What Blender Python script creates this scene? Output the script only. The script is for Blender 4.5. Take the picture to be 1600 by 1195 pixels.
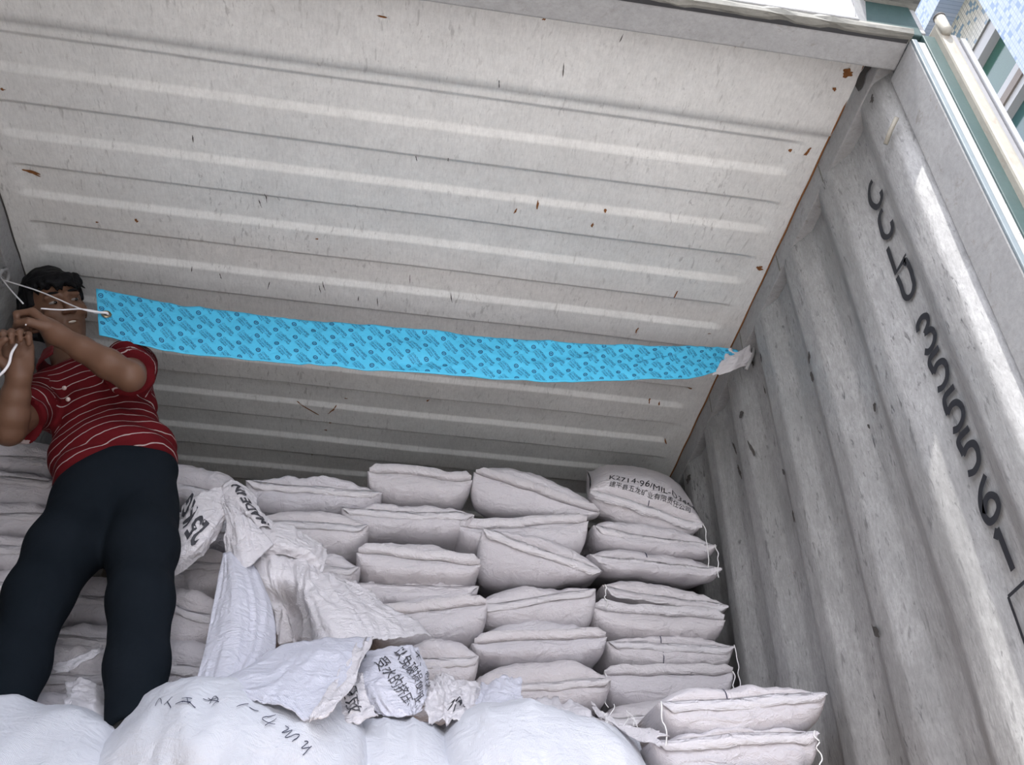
import bpy, bmesh, math, random
import numpy as np
from mathutils import Vector, Matrix

for _o in list(bpy.data.objects):
    bpy.data.objects.remove(_o)
SC = bpy.context.scene
COL = SC.collection

# ---------------------------------------------------------------- camera
# The camera stands at the origin, outside the open container, looking up into it.
# x: to the right across the container, y: into the container, z: up (metres).
F_PX = 1506.2
RM = np.array([[0.9891, -0.14637, 0.01606],
               [0.108, 0.647, -0.7548],
               [0.10009, 0.74831, 0.65576]])      # rows: camera right, camera down, camera forward
cam_data = bpy.data.cameras.new('camera')
cam_data.sensor_width = 36.0
cam_data.lens = 36.0 * F_PX / 1600.0
cam_data.clip_start = 0.02
cam_data.clip_end = 300
cam = bpy.data.objects.new('camera', cam_data)
COL.objects.link(cam)
_m = Matrix.Identity(4)
for _i in range(3):
    _m[_i][0] = RM[0][_i]
    _m[_i][1] = -RM[1][_i]
    _m[_i][2] = -RM[2][_i]
cam.matrix_world = _m
SC.camera = cam

# ---------------------------------------------------------------- sky, sun, exposure
SC.view_settings.view_transform = 'Standard'
SC.view_settings.look = 'None'
SC.view_settings.gamma = 1.0
SC.view_settings.use_curve_mapping = False
SC.view_settings.exposure = 1.18

SUN_DIR = Vector((0.11, 1.0, -2.2)).normalized()      # direction the sunlight travels
world = bpy.data.worlds.new('sky')
SC.world = world
world.use_nodes = True
_nt = world.node_tree
_nt.nodes.clear()
_out = _nt.nodes.new('ShaderNodeOutputWorld')
_bg = _nt.nodes.new('ShaderNodeBackground')
_bg.inputs['Strength'].default_value = 1.7
_geo = _nt.nodes.new('ShaderNodeTexCoord')
_sep = _nt.nodes.new('ShaderNodeSeparateXYZ')
_rmp = _nt.nodes.new('ShaderNodeValToRGB')
_rmp.color_ramp.elements[0].position = 0.0
_rmp.color_ramp.elements[0].color = (1.0, 0.99, 1.03, 1)
_rmp.color_ramp.elements[1].position = 1.0
_rmp.color_ramp.elements[1].color = (0.80, 0.86, 1.04, 1)
_nt.links.new(_geo.outputs['Generated'], _sep.inputs[0])
_nt.links.new(_sep.outputs['Z'], _rmp.inputs['Fac'])
_nt.links.new(_rmp.outputs['Color'], _bg.inputs['Color'])
_nt.links.new(_bg.outputs['Background'], _out.inputs['Surface'])

sun_data = bpy.data.lights.new('sun', 'SUN')
sun_data.energy = 5.0
sun_data.color = (1.0, 0.97, 0.92)
sun_data.angle = math.radians(0.6)
sun = bpy.data.objects.new('sun', sun_data)
COL.objects.link(sun)
sun.rotation_euler = SUN_DIR.to_track_quat('-Z', 'Y').to_euler()
sun.location = (0, -6, 14)

# ---------------------------------------------------------------- helpers
RNG = random.Random(7)


def ray(px, py):
    c = np.array([(px - 800.0) / F_PX, (py - 597.5) / F_PX, 1.0])
    return RM.T @ c


def at(px, py, Y):
    """world point on the sight line of a picture position, at depth Y"""
    d = ray(px, py)
    return d * (Y / d[1])


def at_x(px, py, X):
    d = ray(px, py)
    return d * (X / d[0])


def at_z(px, py, Z):
    d = ray(px, py)
    return d * (Z / d[2])


def _hash(ix, iy, iz, seed):
    n = (ix * 374761393 + iy * 668265263 + iz * 1274126177 + seed * 362437) & 0x7fffffff
    n = (n ^ (n >> 13)) * 1274126177 & 0x7fffffff
    n = (n ^ (n >> 15)) * 1911520717 & 0x7fffffff
    return ((n ^ (n >> 16)) & 0xffff) / 32767.5 - 1.0


def vnoise(p, seed=0):
    """smooth value noise in [-1,1] for an (n,3) array"""
    p = np.asarray(p, float)
    i = np.floor(p).astype(np.int64)
    f = p - i
    f = f * f * f * (f * (f * 6 - 15) + 10)
    r = 0
    for dx in (0, 1):
        wx = f[:, 0] if dx else 1 - f[:, 0]
        for dy in (0, 1):
            wy = f[:, 1] if dy else 1 - f[:, 1]
            for dz in (0, 1):
                wz = f[:, 2] if dz else 1 - f[:, 2]
                r = r + wx * wy * wz * _hash(i[:, 0] + dx, i[:, 1] + dy, i[:, 2] + dz, seed)
    return r


def fbm(p, seed=0, octaves=3, gain=0.5, ridged=False):
    p = np.asarray(p, float)
    a, s = 1.0, 0.0
    for k in range(octaves):
        n = vnoise(p * (2.03 ** k) + 17.3 * k, seed + k)
        if ridged:
            n = 1 - 2 * np.abs(n)
        s = s + a * n
        a *= gain
    return s


def smooth01(t):
    t = np.clip(t, 0, 1)
    return t * t * (3 - 2 * t)


def link(o, parent=None):
    COL.objects.link(o)
    if parent is not None:
        o.parent = parent
    return o


def mesh_obj(name, verts, faces, mat=None, parent=None, smooth=True, attrs=None):
    me = bpy.data.meshes.new(name)
    me.from_pydata([tuple(map(float, v)) for v in verts], [], [tuple(map(int, f)) for f in faces])
    if smooth:
        me.polygons.foreach_set('use_smooth', [True] * len(me.polygons))
    if attrs:
        for k, v in attrs.items():
            a = me.attributes.new(k, 'FLOAT', 'POINT')
            a.data.foreach_set('value', np.asarray(v, np.float32))
    me.update()
    if mat is not None:
        me.materials.append(mat)
    return link(bpy.data.objects.new(name, me), parent)


def tag(o, label=None, cat=None, group=None, kind=None):
    if label:
        o['label'] = label
    if cat:
        o['category'] = cat
    if group:
        o['group'] = group
    if kind:
        o['kind'] = kind
    return o


def empty(name, loc=(0, 0, 0)):
    o = bpy.data.objects.new(name, None)
    o.location = loc
    o.empty_display_size = 0.05
    COL.objects.link(o)
    return o


def box_mesh(lo, hi, bevel=0.0):
    bm = bmesh.new()
    bmesh.ops.create_cube(bm, size=1.0)
    lo, hi = Vector(lo), Vector(hi)
    for v in bm.verts:
        v.co = Vector(((lo[k] + hi[k]) / 2 + v.co[k] * (hi[k] - lo[k])) for k in range(3))
    if bevel > 0:
        bmesh.ops.bevel(bm, geom=list(bm.edges), offset=bevel, segments=2, affect='EDGES', profile=0.6)
    return bm


def bm_obj(name, bm, mat, parent=None, smooth=False):
    me = bpy.data.meshes.new(name)
    bm.to_mesh(me)
    bm.free()
    if smooth:
        me.polygons.foreach_set('use_smooth', [True] * len(me.polygons))
    if mat is not None:
        me.materials.append(mat)
    return link(bpy.data.objects.new(name, me), parent)


def box(name, lo, hi, mat, parent=None, bevel=0.0):
    return bm_obj(name, box_mesh(lo, hi, bevel), mat, parent)


def grid_faces(nu, nv, off=0, flip=False):
    F = []
    for j in range(nv - 1):
        for i in range(nu - 1):
            a = off + j * nu + i
            q = (a, a + 1, a + nu + 1, a + nu)
            F.append(q[::-1] if flip else q)
    return F


def tube(name, pts, radius, mat, parent=None, sides=8, closed=False):
    """swept tube through points; radius a number or one per point"""
    pts = [np.asarray(p, float) for p in pts]
    n = len(pts)
    rad = [radius] * n if np.isscalar(radius) else list(radius)
    V, Fc = [], []
    up = np.array([0.13, 0.27, 0.95])
    for k in range(n):
        t = pts[(k + 1) % n if closed else min(k + 1, n - 1)] - pts[(k - 1) % n if closed else max(k - 1, 0)]
        t = t / (np.linalg.norm(t) + 1e-12)
        a = np.cross(t, up)
        if np.linalg.norm(a) < 1e-3:
            a = np.cross(t, np.array([1.0, 0, 0]))
        a /= np.linalg.norm(a)
        b = np.cross(t, a)
        for s in range(sides):
            w = 2 * math.pi * s / sides
            V.append(pts[k] + rad[k] * (math.cos(w) * a + math.sin(w) * b))
    m = n if closed else n - 1
    for k in range(m):
        for s in range(sides):
            s2 = (s + 1) % sides
            k2 = (k + 1) % n
            Fc.append((k * sides + s, k * sides + s2, k2 * sides + s2, k2 * sides + s))
    if not closed:
        Fc.append(tuple(range(sides))[::-1])
        Fc.append(tuple((n - 1) * sides + s for s in range(sides)))
    return mesh_obj(name, V, Fc, mat, parent)


def curve_pts(ctrl, n):
    """Catmull-Rom through control points"""
    P = [np.asarray(c, float) for c in ctrl]
    P = [2 * P[0] - P[1]] + P + [2 * P[-1] - P[-2]]
    out = []
    segs = len(P) - 3
    for k in range(n):
        t = k / (n - 1) * segs
        i = min(int(t), segs - 1)
        t -= i
        a, b, c, d = P[i:i + 4]
        out.append(0.5 * ((2 * b) + (-a + c) * t + (2 * a - 5 * b + 4 * c - d) * t * t + (-a + 3 * b - 3 * c + d) * t ** 3))
    return out


# ---- lettering: 2D text meshes, cut fine enough to lie on a curved surface
_TXT = {}


def text_mesh(s, cell=None, res=2, bold=0.0):
    key = (s, cell, res, bold)
    if key in _TXT:
        return _TXT[key]
    cu = bpy.data.curves.new('lettering', 'FONT')
    cu.body = s
    cu.resolution_u = res
    cu.offset = bold
    ob = bpy.data.objects.new('lettering', cu)
    COL.objects.link(ob)
    dg = bpy.context.evaluated_depsgraph_get()
    dg.update()
    me = ob.evaluated_get(dg).to_mesh()
    bm = bmesh.new()
    bm.from_mesh(me)
    bpy.data.objects.remove(ob)
    if cell:
        xs = [v.co.x for v in bm.verts]
        ys = [v.co.y for v in bm.verts]
        for ax, lo, hi in ((0, min(xs), max(xs)), (1, min(ys), max(ys))):
            k = lo + cell
            while k < hi:
                no = Vector((1, 0, 0)) if ax == 0 else Vector((0, 1, 0))
                bmesh.ops.bisect_plane(bm, geom=list(bm.verts) + list(bm.edges) + list(bm.faces),
                                       plane_co=no * k, plane_no=no)
                k += cell
    bm.verts.ensure_lookup_table()
    V = np.array([(v.co.x, v.co.y) for v in bm.verts])
    Fc = [tuple(v.index for v in f.verts) for f in bm.faces]
    bm.free()
    V[:, 0] -= V[:, 0].min()
    _TXT[key] = (V, Fc)
    return _TXT[key]


# ---------------------------------------------------------------- materials
class NT:
    """small node-tree writer"""

    def __init__(self, name):
        self.m = bpy.data.materials.new(name)
        self.m.use_nodes = True
        self.t = self.m.node_tree
        self.t.nodes.clear()
        self.out = self.t.nodes.new('ShaderNodeOutputMaterial')
        self.b = self.t.nodes.new('ShaderNodeBsdfPrincipled')
        self.t.links.new(self.b.outputs[0], self.out.inputs['Surface'])
        tc = self.t.nodes.new('ShaderNodeTexCoord')
        self.co = tc.outputs['Object']

    def val(self, sock, v):
        if hasattr(v, 'is_linked') or hasattr(v, 'links'):
            self.t.links.new(v, sock)
        else:
            sock.default_value = v

    def mapping(self, scale=(1, 1, 1), rot=(0, 0, 0), loc=(0, 0, 0), src=None):
        n = self.t.nodes.new('ShaderNodeMapping')
        n.inputs['Scale'].default_value = scale
        n.inputs['Rotation'].default_value = rot
        n.inputs['Location'].default_value = loc
        self.t.links.new(src or self.co, n.inputs['Vector'])
        return n.outputs[0]

    def noise(self, scale, detail=4, rough=0.55, co=None, dist=0.0):
        n = self.t.nodes.new('ShaderNodeTexNoise')
        n.inputs['Scale'].default_value = scale
        n.inputs['Detail'].default_value = detail
        n.inputs['Roughness'].default_value = rough
        n.inputs['Distortion'].default_value = dist
        self.t.links.new(co or self.co, n.inputs['Vector'])
        return n.outputs['Fac']

    def wave(self, scale, co=None, dist=0.0, direction='X', detail=2):
        n = self.t.nodes.new('ShaderNodeTexWave')
        n.bands_direction = direction
        n.inputs['Scale'].default_value = scale
        n.inputs['Distortion'].default_value = dist
        n.inputs['Detail'].default_value = detail
        self.t.links.new(co or self.co, n.inputs['Vector'])
        return n.outputs['Fac']

    def ramp(self, fac, stops):
        n = self.t.nodes.new('ShaderNodeValToRGB')
        e = n.color_ramp.elements
        while len(e) < len(stops):
            e.new(0.5)
        for k, (p, c) in enumerate(stops):
            e[k].position = p
            e[k].color = (c, c, c, 1) if np.isscalar(c) else (*c, 1)
        self.t.links.new(fac, n.inputs['Fac'])
        return n.outputs['Color']

    def mix(self, fac, a, b, mode='MIX'):
        n = self.t.nodes.new('ShaderNodeMix')
        n.data_type = 'RGBA'
        n.blend_type = mode
        self.val(n.inputs[0], fac)
        for s, v in ((n.inputs[6], a), (n.inputs[7], b)):
            if isinstance(v, tuple):
                s.default_value = (*v, 1) if len(v) == 3 else v
            else:
                self.t.links.new(v, s)
        return n.outputs[2]

    def math(self, op, a, b=0.0):
        n = self.t.nodes.new('ShaderNodeMath')
        n.operation = op
        self.val(n.inputs[0], a)
        self.val(n.inputs[1], b)
        return n.outputs[0]

    def attr(self, name):
        n = self.t.nodes.new('ShaderNodeAttribute')
        n.attribute_name = name
        return n.outputs['Fac']

    def objrand(self):
        n = self.t.nodes.new('ShaderNodeObjectInfo')
        return n.outputs['Random']

    def bump(self, h, strength=0.3, dist=0.01):
        n = self.t.nodes.new('ShaderNodeBump')
        n.inputs['Strength'].default_value = strength
        n.inputs['Distance'].default_value = dist
        self.t.links.new(h, n.inputs['Height'])
        self.t.links.new(n.outputs[0], self.b.inputs['Normal'])

    def done(self, color, rough=0.6, metallic=0.0, spec=0.4):
        if isinstance(color, tuple):
            self.b.inputs['Base Color'].default_value = (*color, 1)
        else:
            self.t.links.new(color, self.b.inputs['Base Color'])
        self.val(self.b.inputs['Roughness'], rough)
        self.b.inputs['Metallic'].default_value = metallic
        self.b.inputs['Specular IOR Level'].default_value = spec
        return self.m


def plain(name, color, rough=0.6, metallic=0.0, grain=0.0, gscale=40):
    n = NT(name)
    c = color
    if grain > 0:
        f = n.noise(gscale, 4)
        c = n.mix(f, tuple(x * (1 - grain) for x in color), tuple(min(1, x * (1 + grain)) for x in color))
        n.bump(f, 0.15, 0.002)
    return n.done(c, rough, metallic)


def painted_metal(name, base, scuff=0.5, streak=(1, 1, 1), dirt=0.5, rust=0.3, dark=(0.12, 0.12, 0.12), seed=0.0, smudge=0.0):
    """old container paint: blotchy, scuffed along one direction, flecks of rust"""
    n = NT(name)
    loc = (seed, seed * 1.7, seed * 0.3)
    big = n.noise(1.9, 5, 0.6, n.mapping(loc=loc))
    c = n.mix(n.ramp(big, [(0.3, 0.0), (0.72, 1.0)]), tuple(b * (1 - 0.26 * dirt) for b in base), base)
    mid = n.noise(9, 6, 0.65, n.mapping(loc=loc, scale=(1, 1, 1)))
    c = n.mix(n.ramp(mid, [(0.42, 0.0), (0.75, 0.5 * dirt)]), c, tuple(b * 0.6 for b in base))
    if smudge:
        sm = n.noise(1.0, 6, 0.68, n.mapping(scale=(2, 4.5, 1.5), loc=(seed + 5, 3.3, 1.1)), dist=0.5)
        c = n.mix(n.ramp(sm, [(0.47, 0.0), (0.70, smudge)]), c, tuple(b * 0.34 for b in base))
    # scuffs, long in one direction and gathered in patches
    sc = n.noise(38, 3, 0.6, n.mapping(scale=streak, loc=loc), dist=0.6)
    patch = n.ramp(n.noise(3.1, 3, 0.6, n.mapping(loc=(seed + 3, 1, 2))), [(0.40, 0.0), (0.66, 1.0)])
    scm = n.math('MULTIPLY', n.ramp(sc, [(0.60, 0.0), (0.69, 1.0)]), n.math('MULTIPLY_ADD', patch, 0.8))
    c = n.mix(n.math('MULTIPLY', scm, scuff), c, dark)
    sc2 = n.noise(90, 2, 0.5, n.mapping(scale=streak, loc=(seed + 9, 4, 5)), dist=1.0)
    c = n.mix(n.math('MULTIPLY', n.ramp(sc2, [(0.68, 0.0), (0.73, 1.0)]), scuff * 0.8), c, dark)
    # fine mottling and hair scratches
    fine = n.noise(70, 8, 0.75, n.mapping(scale=streak, loc=(seed, 2, 8)), dist=0.3)
    c = n.mix(n.ramp(fine, [(0.42, 0.0), (0.66, 0.75 * scuff)]), c, tuple(b * 0.40 for b in base))
    mott = n.noise(24, 10, 0.78, n.mapping(scale=(1, 1.5, 0.8), loc=(seed + 1, 6, 3)), dist=0.8)
    c = n.mix(n.ramp(mott, [(0.44, 0.0), (0.64, 0.6 * scuff)]), c, tuple(b * 0.5 for b in base))
    hair = n.noise(150, 3, 0.6, n.mapping(scale=(streak[0], streak[1], streak[2] * 0.6), rot=(0.35, 0.25, 0.2), loc=(seed + 2, 9, 8)), dist=2.0)
    c = n.mix(n.math('MULTIPLY', n.ramp(hair, [(0.66, 0.0), (0.70, 1.0)]), n.math('MULTIPLY', patch, scuff)), c, dark)
    # rust flecks
    ru = n.noise(14, 4, 0.7, n.mapping(loc=(seed + 20, 7, 1)))
    rum = n.ramp(ru, [(0.735, 0.0), (0.76, 1.0)])
    c = n.mix(n.math('MULTIPLY', rum, rust), c, (0.20, 0.085, 0.03))
    n.bump(mid, 0.25, 0.004)
    return n.done(c, n.ramp(mid, [(0.3, 0.42), (0.8, 0.62)]), 0.0, 0.35)

# ================================================================= the container
XL, XR = -1.283, 1.067          # inner width 2.35 m
ZC = 2.283                      # ceiling above the camera
ZF = -0.107                     # container floor
YD = 1.04                       # door plane
YE = 6.9                        # far end
M_ROOF = painted_metal('roof_paint', (0.79, 0.79, 0.775), scuff=0.35, streak=(2.4, 0.55, 1), dirt=0.55, rust=0.55, dark=(0.16, 0.15, 0.145), seed=1.3)
M_WALL = painted_metal('wall_paint', (0.40, 0.40, 0.40), scuff=0.8, smudge=0.6, streak=(1, 2.6, 0.55), dirt=0.8, rust=0.5, dark=(0.075, 0.075, 0.08), seed=4.1)
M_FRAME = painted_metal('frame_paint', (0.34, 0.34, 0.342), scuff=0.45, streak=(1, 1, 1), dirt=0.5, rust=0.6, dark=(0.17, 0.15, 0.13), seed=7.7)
M_GUTTER = painted_metal('gutter_paint', (0.24, 0.235, 0.21), scuff=0.9, streak=(0.3, 2, 2), dirt=1.0, rust=0.5, dark=(0.05, 0.05, 0.05), seed=2.2)
M_TEAL = painted_metal('teal_paint', (0.030, 0.060, 0.059), scuff=0.3, streak=(1, 1, 0.4), dirt=0.7, rust=0.6, dark=(0.05, 0.07, 0.07), seed=8.8)
M_CREAM = painted_metal('cream_paint', (0.30, 0.285, 0.245), scuff=0.3, streak=(1, 1, 0.4), dirt=0.5, rust=1.0, dark=(0.2, 0.12, 0.08), seed=5.8)
M_RUBBER = plain('grey_rubber', (0.17, 0.17, 0.18), 0.7, grain=0.15)
M_DARK = plain('gap_shade_black', (0.03, 0.03, 0.032), 0.8, grain=0.2)  # near-black for the painted gap shade under the header
M_RUST = plain('rust', (0.19, 0.075, 0.022), 0.9, grain=0.45, gscale=90)
M_SCAR = plain('dark_scar', (0.055, 0.05, 0.047), 0.85, grain=0.4, gscale=120)
M_INK = plain('black_ink', (0.016, 0.017, 0.022), 0.7)
M_PEN = plain('blue_black_pen', (0.035, 0.038, 0.07), 0.6)

# ---- ceiling: pressed corrugations across the width, closed at both ends
PITCH = 0.2135


def ceiling_z(x, y):
    t = (y - 1.458) / PITCH
    k = np.floor(t)
    s = (t - k) * PITCH
    rise = np.clip(s / 0.014, 0, 1) * (1 - np.clip((s - 0.102) / 0.020, 0, 1))
    e = 0.05 + 0.012 * vnoise(np.stack([k * 3.1, x * 0 + 5, x * 0], -1).reshape(-1, 3), 3).reshape(k.shape)
    q = np.minimum(x - (XL + e), (XR - e) - x)
    r = 0.0115 * rise * smooth01(q / 0.05)
    r = np.where((y < 1.457) | (k > 24), 0, r)
    seam = np.where(y < 1.428, -0.003, 0.0)
    wob = 0.0035 * vnoise(np.stack([x * 2.2, y * 3, x * 0], -1).reshape(-1, 3), 11).reshape(x.shape)
    return ZC + r + seam + wob


xs = np.unique(np.concatenate([np.linspace(XL, XL + 0.14, 12), np.linspace(XL + 0.14, XR - 0.14, 40), np.linspace(XR - 0.14, XR, 12)]))
ys = [1.08, 1.2, 1.3, 1.4, 1.427, 1.4285, 1.445]
for k in range(26):
    b = 1.458 + k * PITCH
    ys += [b + s for s in (-0.004, 0.0, 0.003, 0.007, 0.011, 0.014, 0.018, 0.06, 0.097, 0.102, 0.106, 0.112, 0.118, 0.122, 0.127, 0.17)]
ys = np.array([y for y in ys if y < YE] + [YE])
GX, GY = np.meshgrid(xs, ys)
GZ = ceiling_z(GX, GY)
tag(mesh_obj('ceiling', np.stack([GX, GY, GZ], -1).reshape(-1, 3), grid_faces(len(xs), len(ys), flip=True), M_ROOF), 'off-white corrugated steel container ceiling with scuffs and rust specks', kind='structure')

# ---- side walls: vertical corrugations
PW = 0.2755


def wall_profile(xin, side):
    """(x, y) corners: inner flats end at 1.28 + k*PW"""
    out = []
    pts = []
    k = 0
    y = 1.168
    pts.append((xin + side * 0.035, y))
    e = 1.28
    while e < YE:
        pts += [(xin + side * 0.035, e - 0.070 - 0.066), (xin, e - 0.070), (xin, e), (xin + side * 0.035, e + 0.066)]
        e += PW
    pts = [p for p in pts if p[1] >= 1.168]
    # round the corners
    for i, p in enumerate(pts):
        if i in (0, len(pts) - 1):
            out.append(p)
            continue
        a, c = np.array(pts[i - 1]), np.array(pts[i + 1])
        p = np.array(p)
        da, dc = (a - p), (c - p)
        ra = min(0.011, np.linalg.norm(da) * .45)
        rc = min(0.011, np.linalg.norm(dc) * .45)
        pa, pc = p + da / np.linalg.norm(da) * ra, p + dc / np.linalg.norm(dc) * rc
        for t in (0, 0.33, 0.67, 1):
            out.append(tuple((1 - t) ** 2 * pa + 2 * t * (1 - t) * p + t * t * pc))
    return out


def side_wall(name, xin, side, ztop, label):
    prof = wall_profile(xin, side)
    zs = np.concatenate([np.linspace(ZF, 0.4, 4), np.linspace(0.5, ztop, 40)])
    V = []
    for z in zs:
        for (x, y) in prof:
            V.append((x, y, z))
    V = np.array(V)
    d = 0.004 * vnoise(V * np.array([1, 4, 2.3]), 21) + 0.0016 * vnoise(V * np.array([1, 11, 9]), 22)   # knocks and dents
    V[:, 0] += side * d
    return tag(mesh_obj(name, V, grid_faces(len(prof), len(zs), flip=(side < 0)), M_WALL), label, kind='structure')


wr = side_wall('wall_right', 1.069, 1, 2.2, 'scuffed grey corrugated steel container wall on the right')
wl = side_wall('wall_left', XL - 0.002, -1, 2.2, 'scuffed grey corrugated steel container wall on the left')
tag(box('wall_back', (XL - .06, YE, ZF), (XR + .06, YE + .03, ZC), M_WALL), 'far end wall of the container', kind='structure')
tag(box('floor', (XL - .06, YD, ZF - .15), (XR + .06, YE, ZF), plain('plywood_floor', (0.2, 0.13, 0.08), 0.7, grain=0.3)), 'container floor under the sacks', kind='structure')

# ---- top side rails (face towards the inside, lip over the corrugations)
ZL = 2.197


def rail(name, x, side, label):
    bm = box_mesh((min(x, x + side * .075), 1.06, ZL), (max(x, x + side * .075), YE, ZC + .03), 0.004)
    return tag(bm_obj(name, bm, M_FRAME), label, kind='structure')


tr = rail('trim_1', XR, 1, 'grey top rail along the right edge of the ceiling')
tl = rail('trim_2', XL, -1, 'grey top rail along the left edge of the ceiling')
# rail weld plates: seams across the right rail and a corrosion line where ceiling and rail meet
for y0 in (1.52, 1.86, 2.21, 2.55):
    box('weld_seam', (XR - .0015, y0, ZL + .004), (XR, y0 + .004, ZC), M_GUTTER, tr)
tube('joint_line', [(XR - .002, y, ZC - .003 + .002 * math.sin(y * 31)) for y in np.linspace(1.2, 3.4, 60)], 0.0028, M_RUST, tr, 5)
tube('joint_line', [(XL + .002, y, ZC - .003 + .002 * math.sin(y * 31)) for y in np.linspace(1.2, 3.4, 60)], 0.0028, M_SCAR, tl, 5)
# black tarred patch where the rail meets the header
V = []
for k, t in enumerate(np.linspace(0, 1, 9)):
    y = 1.175 + .085 * t
    w = .012 + .006 * math.sin(9 * t + 1)
    V += [(XR - .0022, y, ZC - .035 - w), (XR - .0022, y + .004 * math.sin(20 * t), ZC - .02 + w)]
mesh_obj('tar_patch', V, [(2 * k, 2 * k + 1, 2 * k + 3, 2 * k + 2) for k in range(8)], M_SCAR, tr)

# ---- door header and its weathered outer lip
ZH = 2.15
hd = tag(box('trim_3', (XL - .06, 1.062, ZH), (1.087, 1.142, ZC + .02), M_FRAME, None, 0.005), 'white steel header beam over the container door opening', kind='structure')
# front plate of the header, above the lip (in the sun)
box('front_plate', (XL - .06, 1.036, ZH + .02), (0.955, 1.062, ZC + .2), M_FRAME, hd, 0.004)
nx = 60
V, Fc = [], []
for k, x in enumerate(np.linspace(XL - .06, XR + .02, nx)):
    j = .004 * math.sin(k * 1.7) + .003 * math.sin(k * 3.9 + 1)
    V += [(x, 1.040, ZH + .022 + j * .4), (x, 1.037 + j * .6, ZH + .010), (x, 1.040, ZH - .003 + j * .5), (x, 1.052 + j, ZH - .004), (x, 1.066, ZH + .001), (x, 1.066, ZH + .022)]
for k in range(nx - 1):
    for s in range(6):
        a, b = k * 6 + s, k * 6 + (s + 1) % 6
        Fc.append((a, b, b + 6, a + 6))
mesh_obj('rain_lip', V, Fc, M_GUTTER, hd, smooth=False)
box('gap_shade_strip', (XL - .06, 1.054, ZH - .0015), (XR + .015, 1.068, ZH + .003), M_DARK, hd)  # black strip stands in for the shaded gap between lip and header
# the header's end block and gusset, teal, set back in the corner
box('end_block', (0.985, 1.058, ZH + .028), (1.128, 1.10, ZC + .035), M_TEAL, hd, 0.004)
V = [(0.945, 1.034, ZH + .03), (0.985, 1.058, ZH + .03), (1.012, 1.058, ZC + .03), (0.972, 1.034, ZC + .03), (0.945, 1.062, ZH + .03), (0.972, 1.062, ZC + .03)]
mesh_obj('gusset', V, [(0, 1, 2, 3), (0, 3, 5, 4), (1, 4, 5, 2), (0, 4, 1), (3, 2, 5)], M_FRAME, hd, smooth=False)
box('corner_fitting', (0.985, 1.01, ZC + .034), (1.15, 1.2, ZC + .15), M_GUTTER, hd, 0.006)
# a loose rod hanging by the corner post
tube('rod', [(1.062, 1.168, 1.985), (1.058, 1.20, 1.975), (1.052, 1.225, 1.955)], 0.006, M_CREAM, wr)

# ---- corner posts
XP = 1.087
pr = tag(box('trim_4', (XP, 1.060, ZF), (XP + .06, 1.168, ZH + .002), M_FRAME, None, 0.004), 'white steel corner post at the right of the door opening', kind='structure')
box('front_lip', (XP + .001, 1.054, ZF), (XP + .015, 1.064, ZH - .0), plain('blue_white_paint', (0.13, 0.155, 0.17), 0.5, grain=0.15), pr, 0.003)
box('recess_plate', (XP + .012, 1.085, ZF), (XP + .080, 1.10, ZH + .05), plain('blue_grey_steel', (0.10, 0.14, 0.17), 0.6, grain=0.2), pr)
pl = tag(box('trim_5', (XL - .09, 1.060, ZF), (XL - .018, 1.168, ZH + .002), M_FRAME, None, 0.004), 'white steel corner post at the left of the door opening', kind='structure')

# ---- right door leaf, folded back along the outside of the container
dl = tag(empty('door_1', (1.19, 1.02, ZF)), 'teal container door leaf folded back outside the right wall', kind='structure')


def dput(o):
    o.parent = dl
    o.matrix_parent_inverse = Matrix.Translation(-Vector(dl.location))
    return o


dput(box('door_panel', (1.176, 1.085, ZF), (1.21, 2.2, ZH + .03), M_TEAL))
dput(box('hinge_strip', (1.124, 1.056, ZF), (1.158, 1.076, ZH + .03), M_TEAL, None, 0.003))
dput(box('door_edge', (1.155, 1.036, ZF), (1.186, 1.085, ZH + .06), M_CREAM, None, 0.006))
dput(box('gasket', (1.186, 1.040, ZF), (1.200, 1.085, ZH + .02), M_RUBBER, None, 0.002))
dput(box('gasket_lip', (1.2025, 1.034, ZF), (1.216, 1.085, ZH + .0), plain('pale_rubber', (0.26, 0.265, 0.28), 0.6, grain=0.1), None, 0.003))
for zc, m in ((2.20, M_CREAM), (1.375, M_RUST)):
    dput(tube('hinge', [(1.168, 1.03, zc - .045), (1.168, 1.03, zc - .035), (1.168, 1.03, zc + .022)], [.010, .013, .013], m, None, 14))
    dput(tube('hinge_collar', [(1.168, 1.03, zc + .022), (1.168, 1.03, zc + .027)], 0.0145, M_SCAR, None, 14))

# ---- left door leaf, out of view, its half-open angle set to shade the left side
d2 = box('door_2', (0, -.05, ZF), (1.165, 0, ZH), M_TEAL, None, 0.004)
d2.location = (XL - .01, 1.045, 0)
d2.rotation_euler = (0, 0, math.radians(-64))
tag(d2, 'unseen left container door leaf, set half open to shade the left side', kind='structure')

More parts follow.
